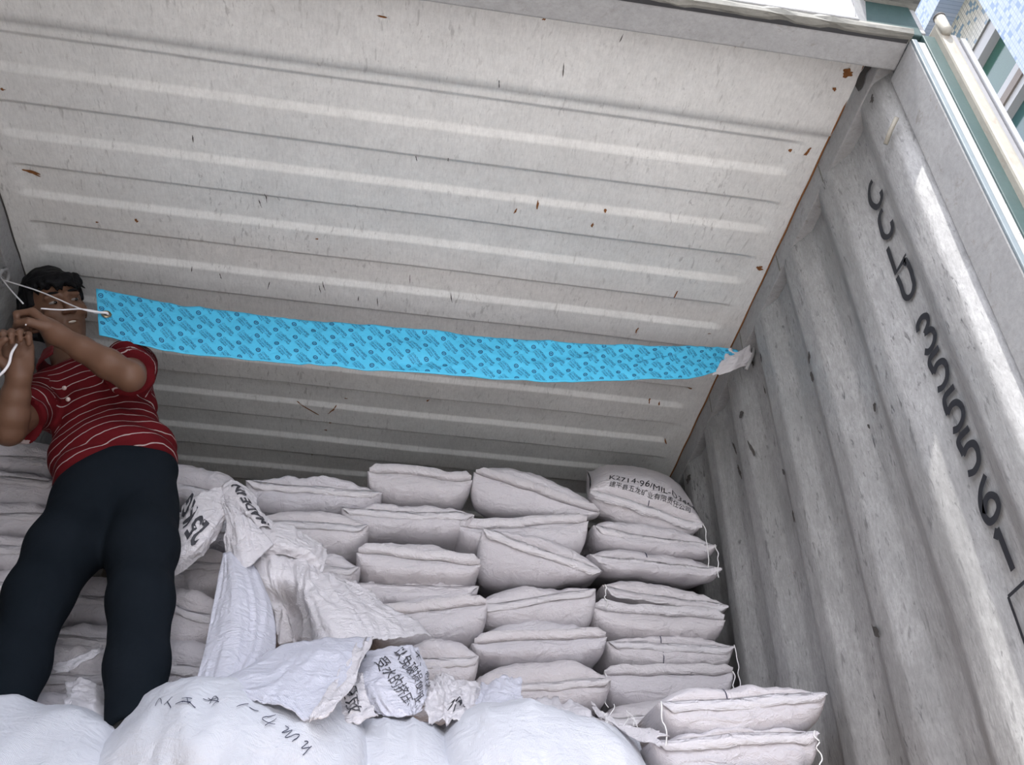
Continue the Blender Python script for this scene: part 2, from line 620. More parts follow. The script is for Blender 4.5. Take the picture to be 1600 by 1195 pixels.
# ---- number painted down the right wall
yc = 1.379
STROKES = {'C': [[(.66, 1), (.40, .99), (.18, .85), (.08, .58), (.12, .28), (.32, .06), (.62, 0), (.88, .10), (.97, .30)]],
           'L': [[(.05, 1), (.05, .02), (.95, .02)], [(.95, .02), (.95, .10)]],
           'U': [[(.05, .97), (.05, .3), (.25, .03), (.6, 0), (.9, .15), (.95, .4), (.95, 1), (.72, .97)]],
           '3': [[(.08, .80), (.2, .97), (.6, 1), (.9, .85), (.85, .66), (.45, .54)], [(.45, .54), (.9, .42), (.98, .2), (.7, .02), (.3, 0), (.05, .12)]],
           '5': [[(.95, .97), (.18, .97), (.12, .56)], [(.12, .56), (.5, .64), (.85, .55), (.98, .32), (.8, .08), (.4, 0), (.05, .08)]],
           '6': [[(.85, .98), (.4, .8), (.1, .5), (.05, .25), (.25, .03), (.6, 0), (.92, .12), (.95, .35), (.7, .52), (.35, .48), (.1, .28)]],
           '1': [[(.20, .84), (.5, 1)], [(.5, 1), (.5, 0)]]}
num = []
tops = [2.018, 1.905, 1.797, 1.700, 1.532, 1.428, 1.317, 1.210, 1.097, 0.988]
for ch, z0 in zip('CCLU355561', tops):
    V, Fc, lay = [], [], []
    for st_ in STROKES[ch]:
        pts = st_ if ch in 'L1' else curve_pts([np.array(p) for p in st_], 8 * len(st_))
        q = np.array([(yc + .027 - p[0] * .054, z0 - .095 + p[1] * .088) for p in pts])
        d = np.gradient(q, axis=0)
        d /= np.linalg.norm(d, axis=1)[:, None] + 1e-9
        nn_ = np.stack([-d[:, 1], d[:, 0]], 1) * .0074
        b0, m = len(V), len(q)
        lay.append(m)
        V += list(q + nn_) + list(q - nn_)
        Fc += [(b0 + k, b0 + k + 1, b0 + m + k + 1, b0 + m + k) for k in range(m - 1)]
    P = np.array(V)
    P[:, 0] += 0.0015 * np.sin(P[:, 1] * 90)
    num.append((P, Fc, np.concatenate([np.full(2 * m, k * .0006) for k, m in enumerate(lay)])))


def wall_x(y):
    e = 1.28
    while y > e + PW - .07:
        e += PW
    if y < e - .07:
        return 1.069
    if y <= e:
        return 1.069
    s = (y - e) / .066
    if s < 1:
        return 1.069 + .035 * s
    s = (e + PW - .07 - y) / .066
    return 1.069 + .035 * min(1, max(0, s))


for P, Fc, lift in num:
    V = np.array([(wall_x(y) - 0.007 - l, y, z) for (y, z), l in zip(P, lift)])
    mesh_obj('painted_character', V, Fc, M_INK, wr, smooth=False)
# the frame of the check digit, lower on the wall
for a, b in (((1.345, .86), (1.415, .86)), ((1.415, .86), (1.415, .755)), ((1.345, .86), (1.345, .755)), ((1.345, .755), (1.415, .755))):
    n = np.array([(b[1] - a[1]), -(b[0] - a[0])])
    n = n / np.linalg.norm(n) * .0035
    V = [(wall_x(p[0]) - .007, p[0] + s * n[0], p[1] + s * n[1]) for p in (a, b) for s in (1, -1)]
    mesh_obj('painted_frame', V, [(0, 1, 3, 2)], M_INK, wr, smooth=False)

# ---- rust marks with a shape of their own on the ceiling and scars on the wall
def blot(name, cx, cy, fn, rx, ry, ang, mat, parent, seed, n=30):
    V = [fn(cx, cy)]
    for k in range(n):
        a = 2 * math.pi * k / n
        r = 1 + 0.55 * float(fbm(np.array([[math.cos(a) * 1.5 + seed * 5.3, math.sin(a) * 1.5, seed]]), seed, 2, .35)[0])
        r = max(r, .15)
        dx, dy = rx * r * math.cos(a), ry * r * math.sin(a)
        V.append(fn(cx + dx * math.cos(ang) - dy * math.sin(ang), cy + dx * math.sin(ang) + dy * math.cos(ang)))
    return mesh_obj(name, V, [(0, 1 + k, 1 + (k + 1) % n) for k in range(n)], mat, parent)


ce = bpy.data.objects['ceiling']
cfn = lambda x, y: (x, y, float(ceiling_z(np.array([[x]]), np.array([[y]]))[0, 0]) - 0.0025)
marks = [(1324, 112, .016, .014, 0), (1303, 137, .006, .005, 0), (1262, 236, .005, .018, .3), (1235, 237, .004, .005, 0), (1186, 417, .012, .008, .4), (48, 273, .022, .006, .3), (4, 140, .006, .004, 0),
         (840, 320, .003, .014, 0), (806, 328, .003, .010, .2), (926, 350, .004, .007, 0), (946, 330, .004, .006, 0), (495, 372, .004, .003, 0), (1056, 458, .003, .014, .2), (995, 515, .003, .014, .1),
         (484, 640, .042, .0028, .65), (520, 640, .022, .0028, -1.0), (1078, 606, .008, .004, .2), (668, 628, .010, .003, -.9), (152, 346, .004, .003, 0), (214, 344, .005, .007, 0), (1015, 628, .003, .010, 0),
         (1030, 632, .003, .007, 0), (596, 25, .012, .003, 0), (850, 28, .004, .004, 0), (1150, 70, .005, .003, 0), (1108, 520, .005, .002, 0), (1040, 690, .003, .014, -.4), (508, 675, .006, .003, 0), (516, 660, .004, .003, 0), (488, 712, .004, .008, 0), (540, 625, .006, .003, 0)]
for k, (px, py, rx, ry, an) in enumerate(marks):
    p = at_z(px, py, ZC)
    if p[1] > 1.16:
        blot('rust_spot', p[0], p[1], cfn, rx, ry, an, M_RUST, ce, k + 1)
for k, (px, py) in enumerate([(500, 450), (506, 446), (590, 470), (560, 465), (700, 250), (650, 250), (300, 420), (345, 430), (420, 445), (640, 440), (705, 465), (880, 110), (780, 130), (970, 60), (300, 220), (415, 310), (405, 318)]):
    p = at_z(px, py, ZC)
    blot('scratch', p[0], p[1], cfn, .0013, .009 + .012 * RNG.random(), .5 * (RNG.random() - .5), M_SCAR, ce, k + 40)
wfn = lambda y, z: (wall_x(y) - .0075, y, z)
for k, (px, py, ry, rz, an) in enumerate([(1277, 560, .006, .018, .2), (1281, 590, .008, .022, 0), (1359, 634, .008, .012, .4), (1350, 665, .005, .009, 0), (1237, 738, .006, .014, -.2), (1253, 808, .005, .020, 0), (1376, 157, .011, .011, 0), (1384, 990, .010, .026, -.6),
                                          (1084, 750, .016, .016, 0), (1168, 648, .010, .012, 0), (1180, 700, .005, .030, -.2), (1143, 700, .006, .03, -.3), (1150, 735, .008, .03, -.3), (1170, 565, .006, .03, -.2), (1190, 610, .005, .03, -.2), (1200, 560, .004, .02, 0)]):
    p = at_x(px, py, 1.085)
    blot('scar', p[1], p[2], wfn, ry, rz, an, M_SCAR, wr, k + 70)

# ---- ring for lashing on the left wall
rg = tag(empty('lashing_ring', at_x(3, 433, XL + .012)), 'small pale lashing ring on the left wall under the ceiling', 'ring')
c = np.array(rg.location)
tube('ring', [(0.005 + .004 * math.sin(a), .026 * math.cos(a), .026 * math.sin(a)) for a in np.linspace(0, 2 * math.pi, 20)[:-1]], .006, M_FRAME, rg, 8, closed=True)
tube('shank', [(-.016, 0, .026), (.004, 0, .026)], .007, M_FRAME, rg, 8)

# ================================================================= outside
tag(box('ground', (-40, -40, -1.62), (40, 40, -1.52), plain('concrete_yard', (0.50, 0.485, 0.47), 0.9, grain=0.2, gscale=3)), 'pale concrete yard', kind='structure')

# ---- mosaic-tiled building beyond the container
def tile_material(name, c1, c2, dark, mortar):
    n = NT(name)
    co = n.mapping(rot=(math.pi / 2, 0, math.pi / 2))
    sep = n.t.nodes.new('ShaderNodeSeparateXYZ')
    n.t.links.new(n.co, sep.inputs[0])
    cmb = n.t.nodes.new('ShaderNodeCombineXYZ')
    n.t.links.new(sep.outputs['Y'], cmb.inputs[0])
    n.t.links.new(sep.outputs['Z'], cmb.inputs[1])
    br = n.t.nodes.new('ShaderNodeTexBrick')
    br.offset = 0.0
    br.inputs['Color1'].default_value = (*c1, 1)
    br.inputs['Color2'].default_value = (*c2, 1)
    br.inputs['Mortar'].default_value = (*mortar, 1)
    br.inputs['Scale'].default_value = 1.0
    br.inputs['Brick Width'].default_value = 0.036
    br.inputs['Row Height'].default_value = 0.036
    br.inputs['Mortar Size'].default_value = 0.0025
    n.t.links.new(cmb.outputs[0], br.inputs['Vector'])
    sn = n.t.nodes.new('ShaderNodeVectorMath')
    sn.operation = 'SNAP'
    sn.inputs[1].default_value = (0.036, 0.036, 0.036)
    n.t.links.new(cmb.outputs[0], sn.inputs[0])
    wn = n.t.nodes.new('ShaderNodeTexWhiteNoise')
    wn.noise_dimensions = '2D'
    n.t.links.new(sn.outputs[0], wn.inputs['Vector'])
    c = n.mix(n.ramp(wn.outputs['Value'], [(0.0, 0.0), (0.86, 0.0), (0.861, 1.0)]), br.outputs['Color'], dark)
    return n.done(c, 0.25, 0.0, 0.5)


M_TILE = tile_material('blue_white_mosaic', (0.14, 0.175, 0.23), (0.18, 0.21, 0.25), (0.07, 0.11, 0.17), (0.10, 0.13, 0.17))
M_TILE2 = tile_material('beige_mosaic', (0.17, 0.17, 0.14), (0.21, 0.205, 0.175), (0.06, 0.09, 0.11), (0.09, 0.09, 0.085))
M_ALU = plain('white_aluminium', (0.20, 0.205, 0.21), 0.4, grain=0.05)
M_BROWN = plain('brown_sill', (0.10, 0.085, 0.075), 0.6, grain=0.15)
_g = NT('blue_green_glass')
M_GLASS = _g.done(_g.mix(_g.ramp(_g.noise(0.9, 3), [(0.35, 0.0), (0.65, 1.0)]), (0.012, 0.045, 0.033), (0.015, 0.04, 0.07)), 0.12, 0.0, 0.6)
bd = tag(empty('mosaic_building', (4.5, 3.3, -1.5)), 'blue and white mosaic-tiled building with windows beyond the container', 'building')


def bput(o):
    o.parent = bd
    o.matrix_parent_inverse = Matrix.Translation(-Vector(bd.location))
    return o


XB = 4.5
zz = lambda px, py: float(at_x(px, py, XB)[2])
zA, zB = zz(1553.8, 41), zz(1543.8, 32.7)
zC, zD, zE, zG = zz(1583.6, 98), zz(1590.7, 108), zz(1596, 116), zz(1600, 124)
zT = zz(1495, 24)
bput(box('tiled_pier', (4.2, -10.0, -1.5), (4.9, 3.3, 12), M_TILE))  # unseen near stretch lengthened to cut sky light from the right
bput(box('tiled_spandrel', (XB, 3.3, zB), (4.9, 14, zT + .02), M_TILE2))
bput(box('tiled_upper_wall', (XB - .22, 3.3, zT), (4.9, 14, 12), M_TILE))
bput(box('yellow_tile_band', (XB - .225, 3.3, zT + .34), (XB - .2, 14, zT + .40), plain('ochre_tile', (0.55, 0.42, 0.18), 0.4, grain=0.3)))
bput(box('lower_wall', (XB, 3.3, -1.5), (4.9, 14, zG - 1.3), M_TILE2))
for k in range(5):
    y0, y1 = 3.3 + k * 2.1, 3.3 + (k + 1) * 2.1 - .06
    f = bput(box('window_head', (XB + .02, y0, zA), (XB + .14, y1, zB), M_ALU))
    f = bput(box('window_pane', (XB + .10, y0, zD), (XB + .12, y1, zA), M_GLASS))
    bput(box('window_mullion', (XB + .05, y1, zG - 1.3), (XB + .14, y1 + .06, zB), M_ALU))
    bput(box('window_transom', (XB + .02, y0, zD), (XB + .14, y1, zC), M_ALU))
    bput(box('window_sill', (XB - .0, y0, zE), (XB + .14, y1, zD), M_BROWN))
    bput(box('window_rail', (XB + .02, y0, zG), (XB + .14, y1, zE), M_ALU))
    bput(box('lower_pane', (XB + .10, y0, zG - 1.3), (XB + .12, y1, zG), M_GLASS))

# ================================================================= sacks
def sack_material(name, base, tint, relief=0.8):
    n = NT(name)
    r = n.objrand()
    c = n.mix(r, base, tint)
    big = n.noise(5, 4, 0.6)
    c = n.mix(n.ramp(big, [(0.35, 0.0), (0.75, 0.35)]), c, tuple(b * 0.80 for b in base))
    # woven tape grain, crossed, plus crumple
    wv1 = n.wave(190, dist=0.4, direction='X')
    wv2 = n.wave(190, dist=0.4, direction='Y')
    weave = n.math('MULTIPLY', n.math('ADD', wv1, wv2), 0.06)
    crump = n.noise(26, 6, 0.62, dist=1.4)
    fold = n.noise(11, 3, 0.5, n.mapping(scale=(1, 1, 2.2)), dist=2.2)
    h = n.math('ADD', n.math('ADD', crump, weave), n.math('MULTIPLY', fold, 1.2))
    n.bump(h, relief, 0.014)
    m = n.done(c, 0.62, 0.0, 0.25)
    n.b.inputs['Subsurface Weight'].default_value = 0.0
    return m


M_SACK = sack_material('woven_sack', (0.74, 0.70, 0.725), (0.70, 0.675, 0.72))
M_TAPE = sack_material('sack_seam_tape', (0.83, 0.79, 0.815), (0.80, 0.775, 0.81))
M_FRONTSACK = sack_material('bluish_white_sack', (0.63, 0.64, 0.69), (0.66, 0.67, 0.72), 0.5)  # foreground sacks: bluer tone and softer relief than the stacked ones
M_THREAD = plain('white_thread', (0.85, 0.84, 0.84), 0.8)
SACKS = {}


class Sack:
    """A filled woven sack. PL, PR: corners of its front seam; it runs back from there.
    up / dn: fullness above and below the seam (left, right); pitch > 0 lifts the far end."""

    def __init__(s, PL, PR, up, dn, length=0.62, pitch=0.0, seed=0, yaw=0.0, front=0.085, rough=1.0, ear=0.012, fold=0.0):
        s.PL, s.PR = np.asarray(PL, float), np.asarray(PR, float)
        s.up = (up, up) if np.isscalar(up) else up
        s.dn = (dn * 1.18, dn * 1.18) if np.isscalar(dn) else (dn[0] * 1.18, dn[1] * 1.18)
        s.L, s.seed, s.front, s.rough, s.ear, s.fold = length, seed, front, rough, ear, fold
        s.w = np.linalg.norm(s.PR - s.PL)
        ex = (s.PR - s.PL) / s.w
        a, p = math.radians(yaw), math.radians(pitch + 7)
        ey = np.array([math.sin(a) * math.cos(p), math.cos(a) * math.cos(p), math.sin(p)])
        ey = ey - ex * (ey @ ex)
        ey /= np.linalg.norm(ey)
        s.ex, s.ey, s.ez = ex, ey, np.cross(ex, ey)
        s.c = (s.PL + s.PR) / 2

    def point(s, u, v, top, off=0.0):
        """u in [-1,1] across, v in [0,1] from the front seam to the back"""
        u, v = np.asarray(u, float), np.asarray(v, float)
        y = v * s.L
        fr = s.front
        th = np.clip(y / fr, 0, 1) * (math.pi / 2)
        thb = np.clip((s.L - y) / fr, 0, 1) * (math.pi / 2)
        pf = np.sin(th) ** 0.9
        pb = np.sin(thb) ** 0.9
        pu = np.clip(1 - np.abs(u) ** (2.6 if top else 5.0), 0, 1) ** (0.75 if top else 0.5)
        f = pu * pf * pb
        t = (u + 1) / 2
        h = (s.up[0] * (1 - t) + s.up[1] * t) if top else -(s.dn[0] * (1 - t) + s.dn[1] * t)
        sx = s.w / 2 * (1 - 0.055 * np.sin(np.pi * np.clip(v, 0, 1)) ** 0.7 * np.abs(u) ** 2)
        if not top:
            sx = sx * (1 + 0.03 * pf)
        X = u * sx
        # blunt, filled front: both sheets bulge forward of the seam before they turn back
        Y = np.where(y < fr, fr * (1 - np.cos(th)), y)
        Y = Y - (0.012 if top else 0.032) * np.sin(2 * th) * pu
        Y = Y - s.ear * np.clip(np.abs(u) - 0.8, 0, 1) / 0.2 * np.exp(-y / 0.03)
        Z = h * f
        q = np.stack([X * 1.0 + s.seed * 3.7, y * 1.0, Z * 0 + (1.7 if top else 0.3) + s.seed], -1).reshape(-1, 3)
        sh = X.shape
        env = np.clip(f * 1.6, 0, 1)
        lump = fbm(q * np.array([7, 7, 1]), 31, 2).reshape(sh)
        cr = fbm(q * np.array([24, 10, 1]), 41, 3, ridged=True).reshape(sh)
        edge = np.exp(-y / 0.06) + np.exp(-(s.w / 2 - np.abs(X)) / 0.05)
        gath = vnoise(q * np.array([52, 7, 1]), 51).reshape(sh) * edge
        d = s.rough * (0.0075 * lump * env + 0.0035 * cr * env + 0.0042 * gath * np.clip(f * 2, 0, 1))
        if s.fold:
            d = d + s.fold * env * fbm(q * np.array([5.0, 3.2, 1]) + 0.5 * np.stack([vnoise(q * 3, 7), vnoise(q * 3, 9), q[:, 0] * 0], -1), 95, 2, .45, ridged=True).reshape(sh)
        sgn = 1 if top else -1
        Z = Z + sgn * (d + off)
        Y = Y - np.cos(th) * (d + off) * 0.9
        # wavy seam line
        wav = (0.007 * vnoise(np.stack([X * 6 + s.seed, X * 0, X * 0 + 2.2], -1).reshape(-1, 3), 61).reshape(sh)
               + 0.0025 * vnoise(np.stack([X * 19 + s.seed, X * 0, X * 0 + 2.2], -1).reshape(-1, 3), 62).reshape(sh))
        Z = Z + wav * np.exp(-y / 0.05) * s.rough * np.clip((1 - np.abs(u)) * 4, 0, 1)
        return s.c + X[..., None] * s.ex + Y[..., None] * s.ey + Z[..., None] * s.ez

    def build(s, name, label, group='filled sacks in the stack', mat=None, tape='down', thread=None, nu=46, nv=34, cat='sack'):
        root = empty(name, s.c)
        inv = Matrix.Translation(-Vector(s.c))
        us = np.sin(np.linspace(-1, 1, nu) * math.pi / 2) * 0.5 + np.linspace(-1, 1, nu) * 0.5
        tt = np.linspace(0, 1, nv)
        vs = np.where(tt < 0.6, 0.30 * (tt / 0.6) ** 1.9, 0.30 + 0.70 * np.sin((tt - 0.6) / 0.4 * math.pi / 2) ** 1.0)
        U, W = np.meshgrid(us, vs)
        V = np.concatenate([s.point(U, W, True).reshape(-1, 3), s.point(U, W, False).reshape(-1, 3)])
        n = nu * nv
        Fc = grid_faces(nu, nv) + grid_faces(nu, nv, n, True)
        b = mesh_obj('sack_body', V - s.c, Fc, mat or M_SACK, root)
        bm = bmesh.new()
        bm.from_mesh(b.data)
        bmesh.ops.remove_doubles(bm, verts=bm.verts, dist=0.0004)
        bm.to_mesh(b.data)
        bm.free()
        if tape:
            # sewn hem folded over the front seam
            m = 60
            u = np.linspace(-0.965, 0.965, m)
            sd = -1 if tape == 'down' else 1
            base = s.point(u, u * 0 + 0.0, True)
            wid = 0.026 + 0.004 * vnoise(np.stack([u * 5 + s.seed, u * 0, u * 0], -1), 71)
            wid = wid * (0.35 + 0.65 * smooth01((0.965 - np.abs(u)) / 0.12))
            lift = 0.0015 + 0.0015 * vnoise(np.stack([u * 7 + s.seed, u * 0, u * 0 + 5], -1), 72)
            rows = []
            for k, (a, o) in enumerate(((0.10, 0.0), (-0.10, 0.003), (0.35, 0.007), (1.0, 0.016), (1.0, 0.013), (0.3, 0.0))):
                rows.append(base - s.ey * (o + lift * min(abs(a) * 1.4, 1))[:, None] + s.ez * (sd * wid * a)[:, None] * 1.0)
            V = np.concatenate(rows) - s.c
            mesh_obj('hem', V, grid_faces(m, len(rows), flip=(sd > 0)), M_TAPE, root)
        if thread:
            for (uu, drop) in thread:
                p = s.point(np.array([uu]), np.array([0.0]), True)[0] - s.ey * .012
                rr = random.Random(int(s.seed * 10) + int(uu * 50))
                pts = [p + np.array([0.006 * rr.uniform(-1, 1), 0.004 * rr.uniform(-1, 1), -drop * t]) - s.c for t in np.linspace(0, 1, 8)]
                pts[0] = p - s.c
                tube('loose_thread', curve_pts(pts, 24), 0.0016, M_THREAD, root, 5)
        tag(root, label, cat, group)
        SACKS[name + str(len(SACKS))] = s
        s.root = root
        return root

    def write(s, name, text, u0, v0, height, top=True, mat=None, width=None, cell=0.35, flip=1, slope=0.0, curve=0.0):
        """lettering on the sheet, starting at u0, v0; height and width in metres"""
        V, Fc = text_mesh(text, cell)
        sc = height / 0.72
        sx = sc if width is None else width / V[:, 0].max()
        x = u0 * s.w / 2 + V[:, 0] * sx * flip
        y = v0 * s.L + V[:, 1] * sc * flip + slope * (V[:, 0] * sx)
        P = s.point(x / (s.w / 2), y / s.L, top, 0.0022)
        return mesh_obj(name, P - s.c, Fc, mat or M_INK, s.root, smooth=False)

    def stroke(s, name, pts, width=0.0035, mat=None, top=True):
        """pen stroke through (u, v) points"""
        q = curve_pts([np.array(p) for p in pts], max(6, 6 * len(pts))) if len(pts) > 2 else [np.array(pts[0]) * (1 - t) + np.array(pts[1]) * t for t in np.linspace(0, 1, 6)]
        q = np.array(q) * np.array([s.w / 2, s.L])
        d = np.gradient(q, axis=0)
        d /= np.linalg.norm(d, axis=1)[:, None] + 1e-9
        nn = np.stack([-d[:, 1], d[:, 0]], 1) * width / 2
        P = np.concatenate([q + nn, q - nn])
        W = s.point(P[:, 0] / (s.w / 2), P[:, 1] / s.L, top, 0.002)
        m = len(q)
        return mesh_obj(name, W - s.c, [(k, k + 1, m + k + 1, m + k) for k in range(m - 1)], mat or M_PEN, s.root, smooth=False)


def sk(label, l, r, Y, up, dn, **kw):
    """sack from the picture positions of its front seam ends"""
    Yl, Yr = (Y, Y) if np.isscalar(Y) else Y
    bk = {k: kw.pop(k) for k in ('mat', 'tape', 'thread', 'group', 'nu', 'nv') if k in kw}
    name = kw.pop('name', 'filled_sack')
    s = Sack(at(l[0], l[1], Yl), at(r[0], r[1], Yr), up, dn, **kw)
    s.build(name, label, **bk)
    return s


G1 = 'filled white sacks stacked deep in the container'
# --- column by the right wall, top to bottom
s = sk('white sack with two printed lines, topmost beside the right wall', (920, 764), (1100, 818), 2.60, .085, .095, pitch=38, length=.50, seed=1.1, group=G1, front=.16, thread=[(0.97, .16)])
s.write('print', '建平县五龙矿业有限责任公司', -.70, .075, .023, width=.285, cell=.4)
s.write('print', 'K2714-96/MIL-D3464E', -.72, .155, .026, width=.33, cell=.4)
s.stroke('pen_mark', [(.02, .05), (.03, .0)], .003)
sk('flattened white sack squeezed just under the printed top sack', (926, 822), (1119, 853), 2.60, .05, (.06, .045), seed=2.3, group=G1, pitch=12, thread=[(.95, .12)])
s = sk('white sack with long bright hem, third from the top by the right wall', (920, 866), (1128, 888), 2.60, .03, .045, seed=3.2, group=G1, pitch=16)
s.stroke('pen_mark', [(-.17, .10), (-.14, .02)], .003)
s = sk('white sack with folded corner flap, fourth down by the right wall', (940, 915), (1138, 948), 2.60, (.055, .045), (.03, .03), seed=4.7, group=G1, pitch=8, thread=[(-.97, .08)])
sk('white sack with hem along its top, fifth down by the right wall', (924, 950), (1132, 971), 2.60, .02, .062, seed=5.1, group=G1, tape='up')
s = sk('white sack with pen line across its hem, sixth down by the right wall', (946, 1004), (1146, 1011), 2.60, .03, .065, seed=6.6, group=G1, thread=[(.97, .16)])
s.stroke('pen_mark', [(-.15, .05), (-.14, .0)], .003)
s.stroke('pen_mark', [(-.14, .0), (-.15, .12)], .003, top=False)
s = sk('white sack with dark print under its belly, seventh down by the right wall', (938, 1056), (1145, 1052), 2.60, .02, (.08, .075), seed=7.2, group=G1, thread=[(.96, .10), (-.95, .10)], tape='up')
s.write('print', '注意 防潮', -.55, .14, .022, top=False, width=.16)
sk('grey-white sack low by the right wall, behind the front pair', (935, 1122), (1140, 1112), 2.58, .05, .07, seed=8.4, group=G1)
# --- second column
sk('white sack tilted steeply to the right, topmost of the second column', (740, 738), (938, 802), 2.58, (.06, .05), (.125, .03), seed=11.2, pitch=26, group=G1, length=.55, tape='up', ear=.02)
sk('white sack with upturned right corner under the tilted top sack', (714, 826), (918, 818), 2.57, (.045, .03), (.05, .09), seed=12.4, group=G1, tape='up', ear=.02)
sk('wedge-shaped white sack sloping down to the right in the second column', (754, 826), (941, 893), 2.54, (.03, .045), (.165, .03), seed=13.9, pitch=18, group=G1, tape='down')
sk('white sack with sagging wavy hem under the wedge-shaped sack', (744, 948), (930, 922), 2.56, (.075, .04), (.05, .10), seed=14.3, group=G1)
sk('plump white sack with straight hem, third from the bottom of the second column', (736, 1007), (948, 997), 2.56, .075, (.05, .06), seed=15.5, group=G1, tape='up')
sk('plump white sack second from the bottom of the second column', (728, 1078), (955, 1062), 2.54, .08, (.05, .075), seed=16.1, group=G1)
sk('white sack at the foot of the second column, behind the foreground', (735, 1140), (952, 1128), 2.50, .06, .07, seed=17.7, group=G1)
# --- third column
sk('crinkled white sack topmost of the third column', (574, 738), (738, 752), 2.58, (.03, .03), (.08, .075), seed=21.4, group=G1, tape='up', pitch=10)
sk('white sack second from the top of the third column', (533, 796), (741, 806), 2.56, .04, .065, seed=22.2, group=G1, pitch=6)
sk('big rounded white sack bulging from the third column', (556, 866), (752, 884), 2.50, (.085, .075), (.075, .06), seed=23.8, group=G1, tape='up', front=.15)
sk('flattened white sack squeezed under the big rounded one', (552, 914), (748, 918), 2.54, .02, .05, seed=24.5, group=G1)
sk('white sack with pale hem, fifth down in the third column', (572, 962), (762, 946), 2.52, .06, .085, seed=25.1, group=G1, tape='up')
sk('creased white sack with torn corner low in the third column', (620, 1032), (748, 1026), 2.46, .06, .07, seed=26.9, group=G1, rough=1.6, length=.55)
sk('white sack at the foot of the third column beside the printed empty sack', (600, 1092), (742, 1082), 2.44, .05, .08, seed=27.3, group=G1, length=.5)
# --- fourth column
sk('white sack with crinkled front, topmost of the fourth column', (384, 752), (597, 772), 2.56, .04, (.09, .05), seed=31.6, group=G1, pitch=8)
sk('white sack with broad hem, second down in the fourth column', (376, 815), (577, 822), 2.52, .055, (.07, .08), seed=32.9, group=G1)
sk('white sack with frayed right end, third down in the fourth column', (380, 880), (563, 888), 2.48, .06, .06, seed=33.1, group=G1)
sk('white sack half hidden under the wrinkled empty sacks', (360, 940), (560, 945), 2.46, .06, .08, seed=34.8, group=G1)
# --- behind the man, on his left
sk('white sack bulging out just right of the man\'s waist', (215, 742), (392, 776), 2.54, (.09, .06), (.06, .04), seed=41.2, group=G1, pitch=14)
sk('shaded white sack behind the man\'s left hip', (200, 812), (385, 826), 2.52, .06, .07, seed=42.5, group=G1)
sk('white sack behind the man\'s left thigh, under the 25 KG sack', (215, 890), (380, 880), 2.46, .06, .08, seed=43.7, group=G1, rough=1.5)
sk('crumpled white sack beside the man\'s left knee', (225, 948), (345, 955), 2.40, .065, .09, seed=44.4, group=G1, rough=1.6, length=.5)
sk('shaded white sack beside the man\'s left calf', (200, 1030), (350, 1040), 2.34, .07, .09, seed=45.9, group=G1, rough=1.3, length=.5)
sk('shaded white sack at the man\'s left ankle', (190, 1110), (360, 1105), 2.26, .07, .09, seed=46.9, group=G1, length=.5)
# --- between his legs
sk('shaded white sack seen between the man\'s thighs', (70, 930), (200, 938), 2.46, .085, .06, seed=51.1, group=G1, rough=1.3)
sk('white sack with flat hem seen between the man\'s knees', (60, 994), (205, 1000), 2.42, .05, .06, seed=52.6, group=G1)
sk('crumpled white sack seen between the man\'s calves', (15, 1058), (200, 1050), 2.34, .075, .075, seed=53.2, group=G1, rough=1.8, length=.5)
sk('lowest white sack seen between the man\'s ankles', (-10, 1116), (190, 1110), 2.24, .06, .08, seed=54.7, group=G1, length=.5)
# --- left of the man, by the left wall
sk('shaded white sack tucked under the man\'s raised right arm', (-60, 702), (100, 726), 2.50, .08, (.05, .04), seed=61.5, group=G1, pitch=10)
sk('shaded white sack left of the man\'s shirt hem', (-90, 745), (95, 752), 2.48, .04, .08, seed=62.1, group=G1)
sk('shaded white sack left of the man\'s hip', (-95, 800), (90, 806), 2.46, .05, .06, seed=63.3, group=G1)
sk('shaded white sack left of the man\'s right thigh', (-100, 850), (80, 856), 2.44, .04, .07, seed=64.8, group=G1)
sk('shaded white sack left of the man\'s right knee', (-100, 910), (70, 912), 2.42, .06, .07, seed=65.2, group=G1)
sk('shaded white sack low by the left wall, behind the man\'s right shin', (-105, 972), (60, 974), 2.42, .05, .07, seed=66.4, group=G1)
sk('shaded white sack lower still by the left wall, behind the man\'s right ankle', (-110, 1032), (60, 1034), 2.42, .05, .07, seed=67.6, group=G1)
sk('lowest shaded white sack by the left wall, level with the man\'s feet', (-115, 1092), (55, 1094), 2.42, .05, .08, seed=68.9, group=G1)
# --- nearer: the pair by the right wall
G2 = 'filled white sacks in the front rows'
s = sk('bright white sack upper of the front pair by the right wall', (1026, 1100), (1289, 1084), 2.04, (.04, .035), (.075, .07), seed=71.4, group=G2, length=.6, thread=[(-.98, .10)])
s.stroke('pen_mark', [(-.20, .06), (-.18, .0)], .003)
sk('bright white sack lower of the front pair by the right wall', (1015, 1160), (1276, 1144), 2.03, .02, .085, seed=72.9, group=G2, length=.6, thread=[(.93, .09)])
sk('white sack under the front pair at the lower picture edge', (1010, 1222), (1270, 1205), 2.02, .025, .08, seed=73.3, group=G2, length=.6)
